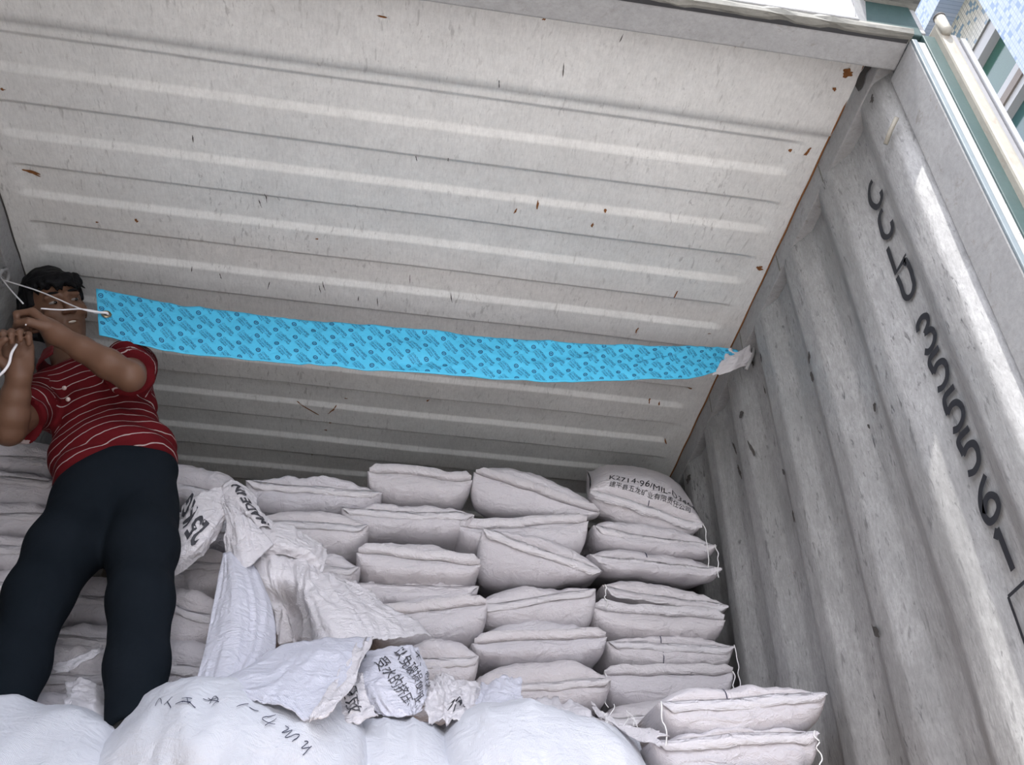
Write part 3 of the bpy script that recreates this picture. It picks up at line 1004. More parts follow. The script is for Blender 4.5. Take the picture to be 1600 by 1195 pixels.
# --- foreground sacks along the lower edge of the picture
s = sk('bright white sack with handwriting across the lower left foreground', (62, 1312), (610, 1324), 1.90, (.145, .135), (.05, .05), seed=81.3, group=G2, pitch=46, length=.46, front=.22, tape=None, mat=M_FRONTSACK, fold=.022, rough=1.9, nu=70, nv=50)
HW = s
s = sk('plain bright white sack at the lower left picture corner', (-280, 1312), (180, 1318), 1.92, (.115, .105), .05, seed=82.6, group=G2, pitch=44, length=.40, front=.2, tape=None, mat=M_FRONTSACK, fold=.022, rough=1.5, nu=60, nv=44)
s = sk('bright bluish-white sack bulging in the lower middle foreground', (665, 1322), (1075, 1318), 1.91, (.14, .13), .05, seed=83.7, group=G2, pitch=44, length=.42, front=.22, tape=None, mat=M_FRONTSACK, fold=.022, rough=1.6, nu=70, nv=50)
s = sk('white sack wedged between the two big foreground sacks', (500, 1320), (745, 1322), 1.95, (.13, .12), .05, seed=84.1, group=G2, pitch=46, length=.40, front=.2, tape=None, mat=M_FRONTSACK, fold=.022, rough=2.0, nu=50, nv=44)
# pen writing on the big foreground sack, as read from its far side
def hw(px, py):
    """nearest (u, v) on the upper sheet to a picture position"""
    uu, vv = np.meshgrid(np.linspace(-.95, .95, 160), np.linspace(.02, .95, 160))
    P = HW.point(uu, vv, True)
    c = P @ RM.T
    d = (F_PX * c[..., 0] / c[..., 2] + 800 - px) ** 2 + (F_PX * c[..., 1] / c[..., 2] + 597.5 - py) ** 2
    k = np.unravel_index(np.argmin(d), d.shape)
    return (uu[k], vv[k])


PEN = [[(243, 1104), (250, 1092), (252, 1100)], [(262, 1097), (267, 1106)], [(256, 1102), (268, 1090)],
       [(274, 1102), (300, 1103), (305, 1106)], [(285, 1092), (300, 1091)], [(292, 1091), (294, 1102)], [(284, 1098), (300, 1097)],
       [(318, 1093), (340, 1090)], [(328, 1100), (334, 1088), (341, 1094), (332, 1102)], [(326, 1091), (342, 1098)],
       [(370, 1104), (387, 1100)], [(390, 1106), (405, 1112)],
       [(432, 1117), (409, 1122), (430, 1131)], [(414, 1133), (432, 1122)],
       [(445, 1135), (450, 1138), (441, 1145), (456, 1142), (447, 1152), (468, 1150), (457, 1158)],
       [(475, 1158), (481, 1161), (471, 1168), (483, 1168)], [(486, 1166), (472, 1181)]]
for st_ in PEN:
    HW.stroke('pen_mark', [hw(*p) for p in st_], .0012)

# ================================================================= loose empty sacks and the blue banner
class Sheet:
    """cloth through a grid of points; rows run down, columns across"""

    def __init__(s, ctrl, seed=0, crease=0.006, freq=(14, 14), fine=0.0018):
        s.C = np.array([[np.asarray(p, float) for p in row] for row in ctrl])
        s.seed, s.crease, s.freq, s.fine = seed, crease, freq, fine
        P = s.C
        P = np.concatenate([2 * P[:1] - P[1:2], P, 2 * P[-1:] - P[-2:-1]], 0)
        P = np.concatenate([2 * P[:, :1] - P[:, 1:2], P, 2 * P[:, -1:] - P[:, -2:-1]], 1)
        s.P = P

    @staticmethod
    def _w(t):
        return np.stack([-t + 2 * t * t - t ** 3, 2 - 5 * t * t + 3 * t ** 3, t + 4 * t * t - 3 * t ** 3, -t * t + t ** 3], -1) * 0.5

    def base(s, u, v):
        """u across 0..1, v down 0..1"""
        u, v = np.asarray(u, float), np.asarray(v, float)
        nr, nc = s.C.shape[:2]
        a, b = np.clip(u, -.15, 1.15) * (nc - 1), np.clip(v, -.15, 1.15) * (nr - 1)
        i, j = np.clip(np.floor(a).astype(int), 0, nc - 2), np.clip(np.floor(b).astype(int), 0, nr - 2)
        wa, wb = s._w(a - i), s._w(b - j)
        r = 0
        for p in range(4):
            for q in range(4):
                r = r + s.P[j + q, i + p] * (wa[..., p] * wb[..., q])[..., None]
        return r

    def point(s, u, v, off=0.0):
        u, v = np.asarray(u, float), np.asarray(v, float)
        e = 0.01
        p = s.base(u, v)
        n = np.cross(s.base(u + e, v) - s.base(u - e, v), s.base(u, v + e) - s.base(u, v - e))
        n = n / (np.linalg.norm(n, axis=-1, keepdims=True) + 1e-12)
        n = np.where((n * p).sum(-1, keepdims=True) > 0, -n, n)       # towards the viewer's side
        q = np.stack([u * s.freq[0] * .28 + s.seed * 1.3, v * s.freq[1] * .28, u * 0 + s.seed], -1).reshape(-1, 3)
        warp = q + 0.9 * np.stack([vnoise(q * .8, 5), vnoise(q * .8 + 9, 6), q[:, 0] * 0], -1)
        d = s.crease * fbm(warp, 81, 3, 0.55, ridged=True) + s.fine * fbm(q * 4.1, 91, 2)
        return p + n * (d.reshape(u.shape) + off)[..., None]

    def build(s, name, label, cat, mat, nu=50, nv=50, group=None, parent=None, ragged=0.0, thick=0.002):
        uu, vv = np.linspace(0, 1, nu), np.linspace(0, 1, nv)
        U, W = np.meshgrid(uu, vv)
        if ragged:
            nz = lambda a, k: ragged * vnoise(np.stack([a * 9, a * 0 + s.seed, a * 0 + k], -1).reshape(-1, 3), 14).reshape(a.shape)
            eu, ev = 4 * U * (1 - U), 4 * W * (1 - W)
            U2 = U + nz(W, 1) * (1 - eu)
            W = W + nz(U, 5) * (1 - ev)
            U = U2
        V = s.point(U, W)
        s.c = V.reshape(-1, 3).mean(0)
        fl = np.cross(V[0, 1] - V[0, 0], V[1, 0] - V[0, 0]) @ V[0, 0] > 0
        o = mesh_obj(name, V.reshape(-1, 3) - s.c, grid_faces(nu, nv, flip=bool(fl)), mat, parent)
        o.location = s.c
        m = o.modifiers.new('thickness', 'SOLIDIFY')
        m.thickness = thick
        m.offset = -1
        if label:
            tag(o, label, cat, group)
        s.o = o
        return o

    def write(s, name, text, org, du, dv, mat=None, cell=0.3, off=0.0022, bold=0.0):
        """text from org (u,v); du = (u,v) per text width of the whole line, dv = (u,v) per cap height upwards"""
        V, Fc = text_mesh(text, cell, 2, bold)
        x = V[:, 0] / V[:, 0].max()
        y = V[:, 1] / 0.72
        u = org[0] + x * du[0] + y * dv[0]
        v = org[1] + x * du[1] + y * dv[1]
        P = s.point(u, v, off)
        return mesh_obj(name, P - s.c, Fc, mat or M_INK, s.o, smooth=False)


def A(rows):
    return [[at(*p) for p in r] for r in rows]


def grey_ink(name, c):
    return plain(name, c, 0.7)


M_EMPTY = sack_material('empty_sack', (0.80, 0.77, 0.80), (0.77, 0.75, 0.80))
M_EMPTY2 = sack_material('thin_sack_film', (0.74, 0.745, 0.84), (0.77, 0.77, 0.86))
M_GREYINK = grey_ink('worn_black_print', (0.05, 0.05, 0.06))
GE = 'empty woven sacks lying loose'

S = Sheet(A([[(283, 794, 2.33), (312, 772, 2.30), (346, 760, 2.33)], [(272, 836, 2.28), (312, 815, 2.25), (351, 783, 2.30)],
             [(262, 880, 2.27), (312, 848, 2.24), (353, 802, 2.29)], [(252, 915, 2.30), (318, 864, 2.28), (346, 822, 2.31)]]), 1.2, .004, (10, 14))
S.build('empty_sack', 'empty white sack printed 25 KG draped beside the man\'s left hip', 'sack', M_EMPTY, group=GE)
S.write('print', '25', (.66, .50), (-.16, -.26), (-.26, .16), M_GREYINK, bold=.03)
S.write('print', 'KG', (.47, .18), (-.16, -.26), (-.26, .16), M_GREYINK, bold=.03)
S = Sheet(A([[(338, 770, 2.34), (362, 750, 2.33), (396, 768, 2.36)], [(352, 785, 2.31), (378, 774, 2.29), (408, 796, 2.33)],
             [(376, 808, 2.29), (394, 800, 2.27), (428, 818, 2.32)], [(400, 828, 2.28), (416, 822, 2.27), (445, 842, 2.32)]]), 2.2, .003, (9, 14))
S.build('empty_sack', 'empty white sack printed MADE IN, hanging off the fourth column', 'sack', M_EMPTY, 40, 50, group=GE)
S.write('print', 'MADE IN', (.66, .93), (-.02, -.84), (-.26, .04), M_GREYINK, bold=.03)
S = Sheet(A([[(348, 780, 2.30), (353, 786, 2.29), (362, 790, 2.29)], [(353, 822, 2.28), (371, 812, 2.25), (388, 812, 2.27)],
             [(351, 850, 2.28), (377, 846, 2.24), (404, 826, 2.26)], [(354, 880, 2.27), (382, 890, 2.23), (428, 852, 2.25)]]), 3.4, .005, (14, 5))
S.build('empty_sack', 'white triangular fold of an empty sack under the MADE IN print', 'sack', M_EMPTY, group=GE)
S = Sheet(A([[(404, 822, 2.29), (440, 818, 2.30), (480, 838, 2.32), (510, 858, 2.34)], [(410, 846, 2.26), (446, 850, 2.25), (484, 862, 2.27), (506, 884, 2.30)],
             [(406, 864, 2.28), (442, 866, 2.27), (478, 880, 2.28), (496, 905, 2.31)]]), 4.4, .006, (16, 4))
S.build('empty_sack', 'folded lip of a white empty sack above the dark hollow', 'sack', M_EMPTY, group=GE)
S = Sheet(A([[(392, 862, 2.30), (430, 868, 2.29), (472, 876, 2.30), (505, 902, 2.32), (552, 912, 2.38)],
             [(404, 905, 2.27), (445, 905, 2.26), (485, 915, 2.22), (535, 925, 2.26), (590, 938, 2.36)],
             [(422, 948, 2.30), (455, 950, 2.33), (505, 955, 2.18), (570, 962, 2.20), (645, 976, 2.30)],
             [(432, 1006, 2.32), (470, 1010, 2.34), (520, 1008, 2.14), (596, 1006, 2.14), (672, 996, 2.26)]]), 5.6, .012, (30, 7), .002)
S.build('empty_sack', 'heavily wrinkled empty sack spread across the middle of the pile', 'sack', M_EMPTY, 90, 70, group=GE, ragged=.02)
S = Sheet(A([[(350, 866, 2.26), (364, 866, 2.24), (400, 890, 2.27)], [(338, 930, 2.20), (374, 930, 2.15), (424, 946, 2.22)],
             [(324, 1000, 2.12), (368, 1002, 2.08), (432, 1010, 2.15)], [(307, 1074, 2.02), (350, 1066, 1.99), (410, 1040, 2.05)]]), 6.3, .005, (12, 4), .0012)
S.build('empty_sack', 'smooth bluish-white empty sack hanging as a long wedge', 'sack', M_EMPTY2, group=GE)
S = Sheet(A([[(396, 1040, 2.06), (440, 1012, 2.08), (510, 1001, 2.08), (582, 998, 2.08)], [(362, 1056, 1.99), (430, 1040, 1.98), (500, 1030, 1.97), (562, 1040, 1.98)],
             [(334, 1074, 1.95), (410, 1078, 1.90), (470, 1080, 1.89), (540, 1078, 1.91)], [(392, 1096, 1.88), (436, 1106, 1.85), (484, 1126, 1.84), (514, 1120, 1.86)]]), 7.1, .005, (10, 9))
S.build('empty_sack', 'bluish-white empty sack folded forward with a torn sewn edge', 'sack', M_EMPTY2, 70, 50, group=GE)
edge = Sheet(A([[(560, 1004, 2.06), (584, 999, 2.055)], [(538, 1040, 1.965), (568, 1032, 1.965)], [(516, 1072, 1.905), (552, 1070, 1.90)], [(490, 1112, 1.845), (524, 1104, 1.84)], [(484, 1128, 1.83), (512, 1122, 1.83)]]), 7.9, .005, (6, 16))
eo = edge.build('torn_hem', None, None, M_TAPE, 16, 50, ragged=.06)
eo.parent = S.o
eo.matrix_parent_inverse = Matrix.Translation(-Vector(S.o.location))
S = Sheet(A([[(546, 1022, 2.12), (592, 1016, 2.13), (640, 1008, 2.14), (656, 1018, 2.17)], [(540, 1056, 2.06), (596, 1054, 2.03), (646, 1048, 2.06), (670, 1056, 2.10)],
             [(566, 1092, 2.02), (602, 1094, 1.99), (646, 1090, 2.01), (664, 1086, 2.05)], [(596, 1116, 2.0), (624, 1122, 1.98), (642, 1118, 1.99), (654, 1112, 2.02)]]), 8.5, .006, (12, 10), .0015)
S.build('empty_sack', 'crumpled empty sack printed with slanting black Chinese lettering', 'sack', M_EMPTY2, 60, 60, group=GE, ragged=.03)
dirx, diry = (.30, .66), (.095, -.055)
for txt, o0, k in (('受水的挤压、', (.28, .20), .95), ('以免破损使用', (.47, .10), .95), ('不、包装', (.72, .10), .75), ('磕', (.05, .06), .18), ('止、', (.66, .70), .25)):
    S.write('print', txt, o0, (dirx[0] * k, dirx[1] * k), diry, M_GREYINK, .4)
S = Sheet(A([[(520, 1066, 2.02), (550, 1058, 2.01), (568, 1052, 2.0)], [(515, 1095, 1.97), (548, 1092, 1.95), (575, 1090, 1.96)], [(512, 1122, 1.94), (545, 1128, 1.92), (590, 1125, 1.93)]]), 9.2, .009, (9, 9))
S.build('empty_sack', 'small crumpled printed scrap tucked left of the lettered sack', 'sack', M_EMPTY, 36, 36, group=GE, ragged=.05)
S.write('print', '轻放', (.30, .30), (.20, .55), (.26, -.06), M_GREYINK)
S = Sheet(A([[(668, 1062, 2.16), (700, 1058, 2.14), (742, 1070, 2.2)], [(664, 1095, 2.06), (704, 1090, 2.05), (745, 1100, 2.1)], [(668, 1132, 2.0), (706, 1136, 1.99), (748, 1130, 2.02)]]), 10.2, .013, (11, 10), .003)
S.build('empty_sack', 'crumpled empty sack right of the lettered one, above the middle foreground sack', 'sack', M_EMPTY, 44, 44, group=GE, ragged=.06)
S.write('print', '不、', (.40, .85), (.35, -.18), (.04, -.16), M_GREYINK)
S = Sheet(A([[(752, 1078, 2.22), (785, 1066, 2.2), (814, 1064, 2.22)], [(742, 1098, 2.14), (780, 1092, 2.1), (816, 1090, 2.12)], [(738, 1122, 2.06), (778, 1120, 2.03), (818, 1116, 2.05)]]), 11.7, .010, (8, 8))
S.build('empty_sack', 'small white flap of an empty sack standing up before the second column', 'sack', M_EMPTY2, 36, 36, group=GE, ragged=.04)
S = Sheet(A([[(815, 1100, 2.20), (860, 1096, 2.22), (915, 1104, 2.24)], [(822, 1118, 2.10), (870, 1118, 2.10), (930, 1130, 2.12)], [(830, 1136, 2.04), (885, 1142, 2.02), (960, 1156, 2.04)]]), 12.4, .010, (12, 7))
S.build('empty_sack', 'flat crumpled empty sack lying behind the middle foreground sack', 'sack', M_EMPTY, 44, 30, group=GE, ragged=.05)
S = Sheet(A([[(926, 1102, 2.20), (944, 1118, 2.15), (985, 1136, 2.08), (1040, 1142, 2.0)], [(930, 1114, 2.16), (950, 1130, 2.1), (990, 1152, 2.04), (1030, 1166, 1.97)]]), 13.3, .006, (12, 4))
S.build('frayed_strip', 'frayed white strip of torn sack at the foot of the front pair', 'scrap', M_TAPE, 40, 12, group=None, ragged=.12)
for k in range(9):
    r = random.Random(k)
    p = at(930 + r.uniform(0, 70), 1112 + r.uniform(0, 30), 2.08)
    e = p + np.array([r.uniform(-.03, .03), r.uniform(-.01, .02), r.uniform(-.01, .05)])
    t = tube('frayed_thread', curve_pts([p, (p + e) / 2 + np.array([.006, 0, .004]), e], 8), .0008, M_THREAD, None, 4)
    t.parent = S.o
    t.matrix_parent_inverse = Matrix.Translation(-Vector(S.o.location))
# between the man's feet
S = Sheet(A([[(98, 1064, 2.18), (135, 1066, 2.16), (172, 1082, 2.18)], [(104, 1092, 2.12), (138, 1092, 2.09), (175, 1102, 2.12)], [(104, 1124, 2.08), (140, 1126, 2.05), (176, 1126, 2.08)]]), 14.2, .006, (8, 8))
S.build('empty_sack', 'pale crumpled empty sack lying between the man\'s feet', 'sack', M_EMPTY, 36, 36, group=GE, ragged=.04)
S = Sheet(A([[(84, 1040, 2.24), (118, 1030, 2.22), (158, 1010, 2.22)], [(90, 1052, 2.22), (122, 1042, 2.2), (160, 1014, 2.21)]]), 15.2, .004, (8, 3))
S.build('torn_strip', 'thin torn white strip sticking up between the man\'s calves', 'scrap', M_EMPTY, 30, 10, ragged=.06)

# ---------------------------------------------------------------- blue banner
top = [(150, 450, 2.10), (235, 470, 2.12), (330, 484, 2.13), (440, 497, 2.13), (640, 514, 2.13), (850, 533, 2.14), (1010, 540, 2.15), (1100, 542, 2.17), (1152, 546, 2.185)]
bot = [(155, 524, 2.09), (240, 545, 2.11), (335, 557, 2.125), (445, 567, 2.125), (645, 583, 2.13), (850, 597, 2.14), (1000, 594, 2.15), (1085, 590, 2.165), (1136, 575, 2.18)]
mid = [tuple((np.array(a) + np.array(b)) / 2 + np.array([0, 0, -.004])) for a, b in zip(top, bot)]
mid[-1] = (1158, 562, 2.185)
# resample the columns evenly along the length
T = [np.array(curve_pts([at(*p) for p in row], 200)) for row in (top, mid, bot)]
ln = np.concatenate([[0], np.cumsum(np.linalg.norm(np.diff(T[1], axis=0), axis=1))])
BL = ln[-1]
cols = np.linspace(0, BL, 24)
rows = [np.stack([np.interp(cols, ln, t[:, k]) for k in range(3)], -1) for t in T]
B = Sheet(rows, 3.3, .0045, (46, 7), .0012)
n = NT('blue_nonwoven')
cf = n.noise(6, 4)
hb = n.noise(30, 5, 0.6, dist=0.8)
n.bump(hb, 0.35, 0.006)
M_BLUE = n.done(n.mix(cf, (0.06, 0.44, 0.70), (0.08, 0.52, 0.78)), 0.55, 0, 0.3)
M_BLUEINK = plain('navy_print', (0.014, 0.075, 0.18), 0.6)
bn = B.build('desiccant_strip', 'long light-blue strip printed with small navy logos, strung under the ceiling', 'banner', M_BLUE, 220, 26)
BH = 0.172
# all-over print: ring logo and slanting lines of small lettering, on a skew lattice
ang = math.radians(-52)
ca, sa = math.cos(ang), math.sin(ang)
lines = [text_mesh(t, None, 1) for t in ('CONTAINER', 'DRYING STRIP', 'CHINA')]
PV, PF = [], []
nring = 14


def put(pts, faces):
    pts = np.asarray(pts)
    ok = (pts[:, 0] > .004) & (pts[:, 0] < BL - .012) & (pts[:, 1] > .003) & (pts[:, 1] < BH - .003)
    b0 = sum(len(v) for v in PV)
    PV.append(pts)
    for f in faces:
        if all(ok[i] for i in f):
            PF.append(tuple(i + b0 for i in f))


for i in range(-4, int(BL / .0545) + 2):
    for j in range(-6, 26):
        cx, cy = i * .0545 + .012, -i * .0205 + j * .0515 + 0.15
        if not (-.05 < cy < BH + .06):
            continue
        rr = [(cx + r * math.cos(a), cy + r * math.sin(a)) for r in (.0072, .0046) for a in np.linspace(0, 2 * math.pi, nring, endpoint=False)]
        put(rr, [(k, (k + 1) % nring, nring + (k + 1) % nring, nring + k) for k in range(nring)])
        put([(cx - .003, cy - .0014), (cx + .003, cy - .0014), (cx + .003, cy + .0014), (cx - .003, cy + .0014)], [(0, 1, 2, 3)])
        for q, (V, Fc) in enumerate(lines):
            h = (.0088, .0060, .0060)[q]
            L = (.046, .050, .030)[q]
            x = V[:, 0] / V[:, 0].max() * L + .0125
            y = V[:, 1] / .72 * h + (.0035, -.0050, -.0125)[q] - .002
            put(np.stack([cx + x * ca - y * sa, cy + x * sa + y * ca], -1), Fc)
PV = np.concatenate(PV)
W = B.point(np.clip(PV[:, 0] / BL, 0, 1), np.clip(1 - PV[:, 1] / BH, 0, 1), 0.0012)
used = sorted({i for f in PF for i in f})
remap = {u: k for k, u in enumerate(used)}
pm = mesh_obj('print', W[used] - B.c, [tuple(remap[i] for i in f) for f in PF], M_BLUEINK, bn, smooth=False)
pm['kind'] = 'stuff'
# eyelet
ey = B.point(np.array([.012]), np.array([.53]), .003)[0]
M_BRASS = plain('dull_brass', (0.25, 0.22, 0.15), 0.35, 0.9)
t1 = (B.point(np.array([.03]), np.array([.53]))[0] - ey)
t1 /= np.linalg.norm(t1)
t2 = (B.point(np.array([.012]), np.array([.40]))[0] - ey)
t2 -= t1 * (t1 @ t2)
t2 /= np.linalg.norm(t2)
nn = np.cross(t1, t2)
nn = nn if nn @ ey < 0 else -nn
V, Fc = [], []
for k in range(20):
    a = 2 * math.pi * k / 20
    for r, h in ((.0085, .002), (.0095, .005), (.0125, .005), (.0145, .0015)):
        V.append(ey + r * (math.cos(a) * t1 + math.sin(a) * t2) + nn * h - B.c)
for k in range(20):
    for q in range(3):
        a, b = k * 4 + q, ((k + 1) % 20) * 4 + q
        Fc.append((a, a + 1, b + 1, b))
mesh_obj('eyelet', V, Fc, M_BRASS, bn)
disc = [ey + nn * .0024 - B.c] + [ey + .0088 * (math.cos(2 * math.pi * k / 20) * t1 + math.sin(2 * math.pi * k / 20) * t2) + nn * .0024 - B.c for k in range(20)]
mesh_obj('eyelet_hole', disc, [(0, 1 + k, 1 + (k + 1) % 20) for k in range(20)], M_SCAR, bn)
# pale film tie at the right end, knotted to a bent hook on the rail
n = NT('cloudy_film')
M_FILM = n.done((0.62, 0.60, 0.62), 0.3, 0, 0.5)
n.b.inputs['Alpha'].default_value = 0.75
F = Sheet(A([[(1138, 546, 2.182), (1156, 548, 2.186), (1172, 540, 2.20)], [(1130, 562, 2.178), (1152, 562, 2.176), (1174, 556, 2.19)], [(1112, 588, 2.168), (1142, 580, 2.178), (1168, 570, 2.195)]]), 4.4, .005, (8, 8), .002)
fo = F.build('film_tie', None, None, M_FILM, 26, 26, ragged=.05)
fo.parent = bn
fo.matrix_parent_inverse = Matrix.Translation(-Vector(bn.location))
hk = tube('bent_hook', curve_pts([at(1178, 543, 2.205), at(1177, 552, 2.19), at(1171, 566, 2.185), at(1166, 577, 2.185)], 12), .006, M_FRAME, tr, 8)
# ---------------------------------------------------------------- white cord
cd = tag(empty('white_cord', at(155, 490, 2.09)), 'thin white cord from the strip\'s eyelet to the left wall ring and the man\'s hands', 'cord')
M_CORD = plain('white_cord', (0.80, 0.78, 0.80), 0.8, grain=0.1, gscale=400)
RING = at_x(4, 437, XL + .02)
EYE = ey + nn * .006


def crun(pts, r=.0021, name='cord_run'):
    o = tube(name, curve_pts(pts, max(8, 10 * (len(pts) - 1))), r, M_CORD, None, 7)
    o.parent = cd
    o.matrix_parent_inverse = Matrix.Translation(-Vector(cd.location))


JN = at(128, 483, 2.065)
crun([RING, (RING + JN) / 2 + np.array([.002, -.012, -.003]), JN, EYE])
crun([at(64, 482, 1.985), at(95, 484, 2.02), JN, EYE])
crun([RING + np.array([0, -.012, -.004]), at(16, 452, 2.09), at(36, 474, 1.99)])
crun([at(44, 500, 1.955), at(40, 508, 1.95)])
crun([at(26, 538, 1.955), at(18, 552, 1.95), at(14, 568, 1.955), at(4, 582, 1.96), at(-14, 596, 1.97)], .0036)
k0 = at(146, 488, 2.075)
crun([k0, EYE, EYE + t1 * .006 - nn * .012], .0036, 'knot')

# ================================================================= the man
class Field:
    """distance field on a regular grid; shapes are blended in one by one"""

    def __init__(s, lo, hi, h):
        s.lo, s.h = np.asarray(lo, float), h
        s.n = np.ceil((np.asarray(hi) - s.lo) / h).astype(int) + 1
        s.F = np.full(s.n, 0.08, np.float32)

    def _box(s, lo, hi, pad):
        a = np.clip(np.floor((lo - pad - s.lo) / s.h).astype(int), 0, s.n - 1)
        b = np.clip(np.ceil((hi + pad - s.lo) / s.h).astype(int) + 1, 1, s.n)
        ax = [s.lo[k] + s.h * np.arange(a[k], b[k]) for k in range(3)]
        X, Y, Z = np.meshgrid(*ax, indexing='ij')
        return (slice(a[0], b[0]), slice(a[1], b[1]), slice(a[2], b[2])), np.stack([X, Y, Z], -1)

    def blend(s, sl, d, k, cut=False):
        f = s.F[sl]
        if cut:
            hh = np.clip(0.5 - 0.5 * (f + d) / k, 0, 1)
            s.F[sl] = f * (1 - hh) - d * hh + k * hh * (1 - hh)
        else:
            hh = np.clip(0.5 + 0.5 * (f - d) / k, 0, 1)
            s.F[sl] = f * (1 - hh) + d * hh - k * hh * (1 - hh)

    def cone(s, a, b, ra, rb, k=0.02, cut=False):
        a, b = np.asarray(a, float), np.asarray(b, float)
        R = max(ra, rb)
        sl, P = s._box(np.minimum(a, b) - R, np.maximum(a, b) + R, 0.05)
        ab = b - a
        t = np.clip(((P - a) @ ab) / (ab @ ab + 1e-12), 0, 1)
        d = np.linalg.norm(P - a - t[..., None] * ab, axis=-1) - (ra + (rb - ra) * t)
        s.blend(sl, d, k, cut)

    def chain(s, pts, rad, k=0.02):
        for i in range(len(pts) - 1):
            s.cone(pts[i], pts[i + 1], rad[i], rad[i + 1], k)

    def ell(s, c, axes, r, k=0.02, cut=False):
        c, A_, r = np.asarray(c, float), np.asarray(axes, float), np.asarray(r, float)
        R = r.max()
        sl, P = s._box(c - R, c + R, 0.05)
        q = (P - c) @ A_.T
        k0 = np.linalg.norm(q / r, axis=-1)
        k1 = np.linalg.norm(q / (r * r), axis=-1)
        d = np.where(k1 > 1e-9, k0 * (k0 - 1) / np.maximum(k1, 1e-9), -r.min())
        s.blend(sl, d, k, cut)

    def coords(s):
        ax = [s.lo[k] + s.h * np.arange(s.n[k]) for k in range(3)]
        return np.stack(np.meshgrid(*ax, indexing='ij'), -1)

    def mesh(s):
        """surface nets"""
        F, n = s.F, s.n
        ins = F < 0
        c = np.zeros(n - 1, np.int8)
        for dx in (0, 1):
            for dy in (0, 1):
                for dz in (0, 1):
                    c += ins[dx:n[0] - 1 + dx, dy:n[1] - 1 + dy, dz:n[2] - 1 + dz]
        act = (c > 0) & (c < 8)
        idx = np.full(n - 1, -1, np.int64)
        cells = np.argwhere(act)
        idx[act] = np.arange(len(cells))
        acc = np.zeros((len(cells), 3))
        cnt = np.zeros(len(cells))
        cor = [(x, y, z) for x in (0, 1) for y in (0, 1) for z in (0, 1)]
        for i in range(8):
            for j in range(i + 1, 8):
                if sum(abs(cor[i][q] - cor[j][q]) for q in range(3)) != 1:
                    continue
                fa = F[tuple((cells + cor[i]).T)]
                fb = F[tuple((cells + cor[j]).T)]
                m = (fa < 0) != (fb < 0)
                t = np.where(m, fa / np.where(m, fa - fb, 1), 0)
                p = np.array(cor[i]) + t[:, None] * (np.array(cor[j]) - np.array(cor[i]))
                acc += p * m[:, None]
                cnt += m
        V = s.lo + s.h * (cells + acc / cnt[:, None])
        faces = []
        for ax in range(3):
            o = [q for q in range(3) if q != ax]
            sl0 = [slice(None)] * 3
            sl1 = [slice(None)] * 3
            sl0[ax], sl1[ax] = slice(0, n[ax] - 1), slice(1, n[ax])
            a, b = ins[tuple(sl0)], ins[tuple(sl1)]
            e = np.argwhere(a != b)
            e = e[(e[:, o[0]] > 0) & (e[:, o[1]] > 0) & (e[:, o[0]] < n[o[0]] - 1) & (e[:, o[1]] < n[o[1]] - 1)]
            va = a[tuple(e.T)]
            q = []
            for d0, d1 in ((1, 1), (0, 1), (0, 0), (1, 0)):
                w = e.copy()
                w[:, o[0]] -= d0
                w[:, o[1]] -= d1
                q.append(idx[tuple(w.T)])
            q = np.stack(q, 1)
            fl = va if ax != 1 else ~va
            q[~fl] = q[~fl][:, ::-1]
            faces.append(q)
        return V, np.concatenate(faces)


nrm = lambda v: v / np.linalg.norm(v)
VR, VU, VT = RM[0], -RM[1], -RM[2]          # seen from the camera: right, up, towards it
# joints
pel, wai, che, nek = at(184, 775, 2.25), at(180, 722, 2.27), at(158, 628, 2.28), at(114, 570, 2.28)
shL, shR = at(206, 570, 2.26), at(74, 614, 2.26)
elL, wrL = at(203, 588, 2.03), at(88, 522, 1.995)
elR, wrR = at(14, 672, 2.12), at(30, 588, 2.0)
hiL, knL, anL = at(224, 790, 2.26), at(220, 935, 2.12), at(208, 1140, 2.04)
hiR, knR, anR = at(142, 785, 2.26), at(60, 930, 2.12), at(-6, 1140, 2.04)
hdc = at(90, 486, 2.28)
roll, yaw = math.radians(17), math.radians(42)
HU = nrm(-math.sin(roll) * VR + math.cos(roll) * VU)
h_side = nrm(math.cos(roll) * VR + math.sin(roll) * VU)
HF = nrm(math.cos(yaw) * VT + math.sin(yaw) * h_side)
HX = nrm(np.cross(HU, HF))                  # towards the picture's right on his face
HX = HX if HX @ VR > 0 else -HX
HA = np.array([HX, HU, HF])
hp = lambda x, y, z: hdc + x * HX + y * HU + z * HF
torso_up = nrm(nek - pel)
lat = nrm(shL - shR)
lat = nrm(lat - torso_up * (lat @ torso_up))
dep = np.cross(lat, torso_up)
TA = np.array([lat, torso_up, dep])


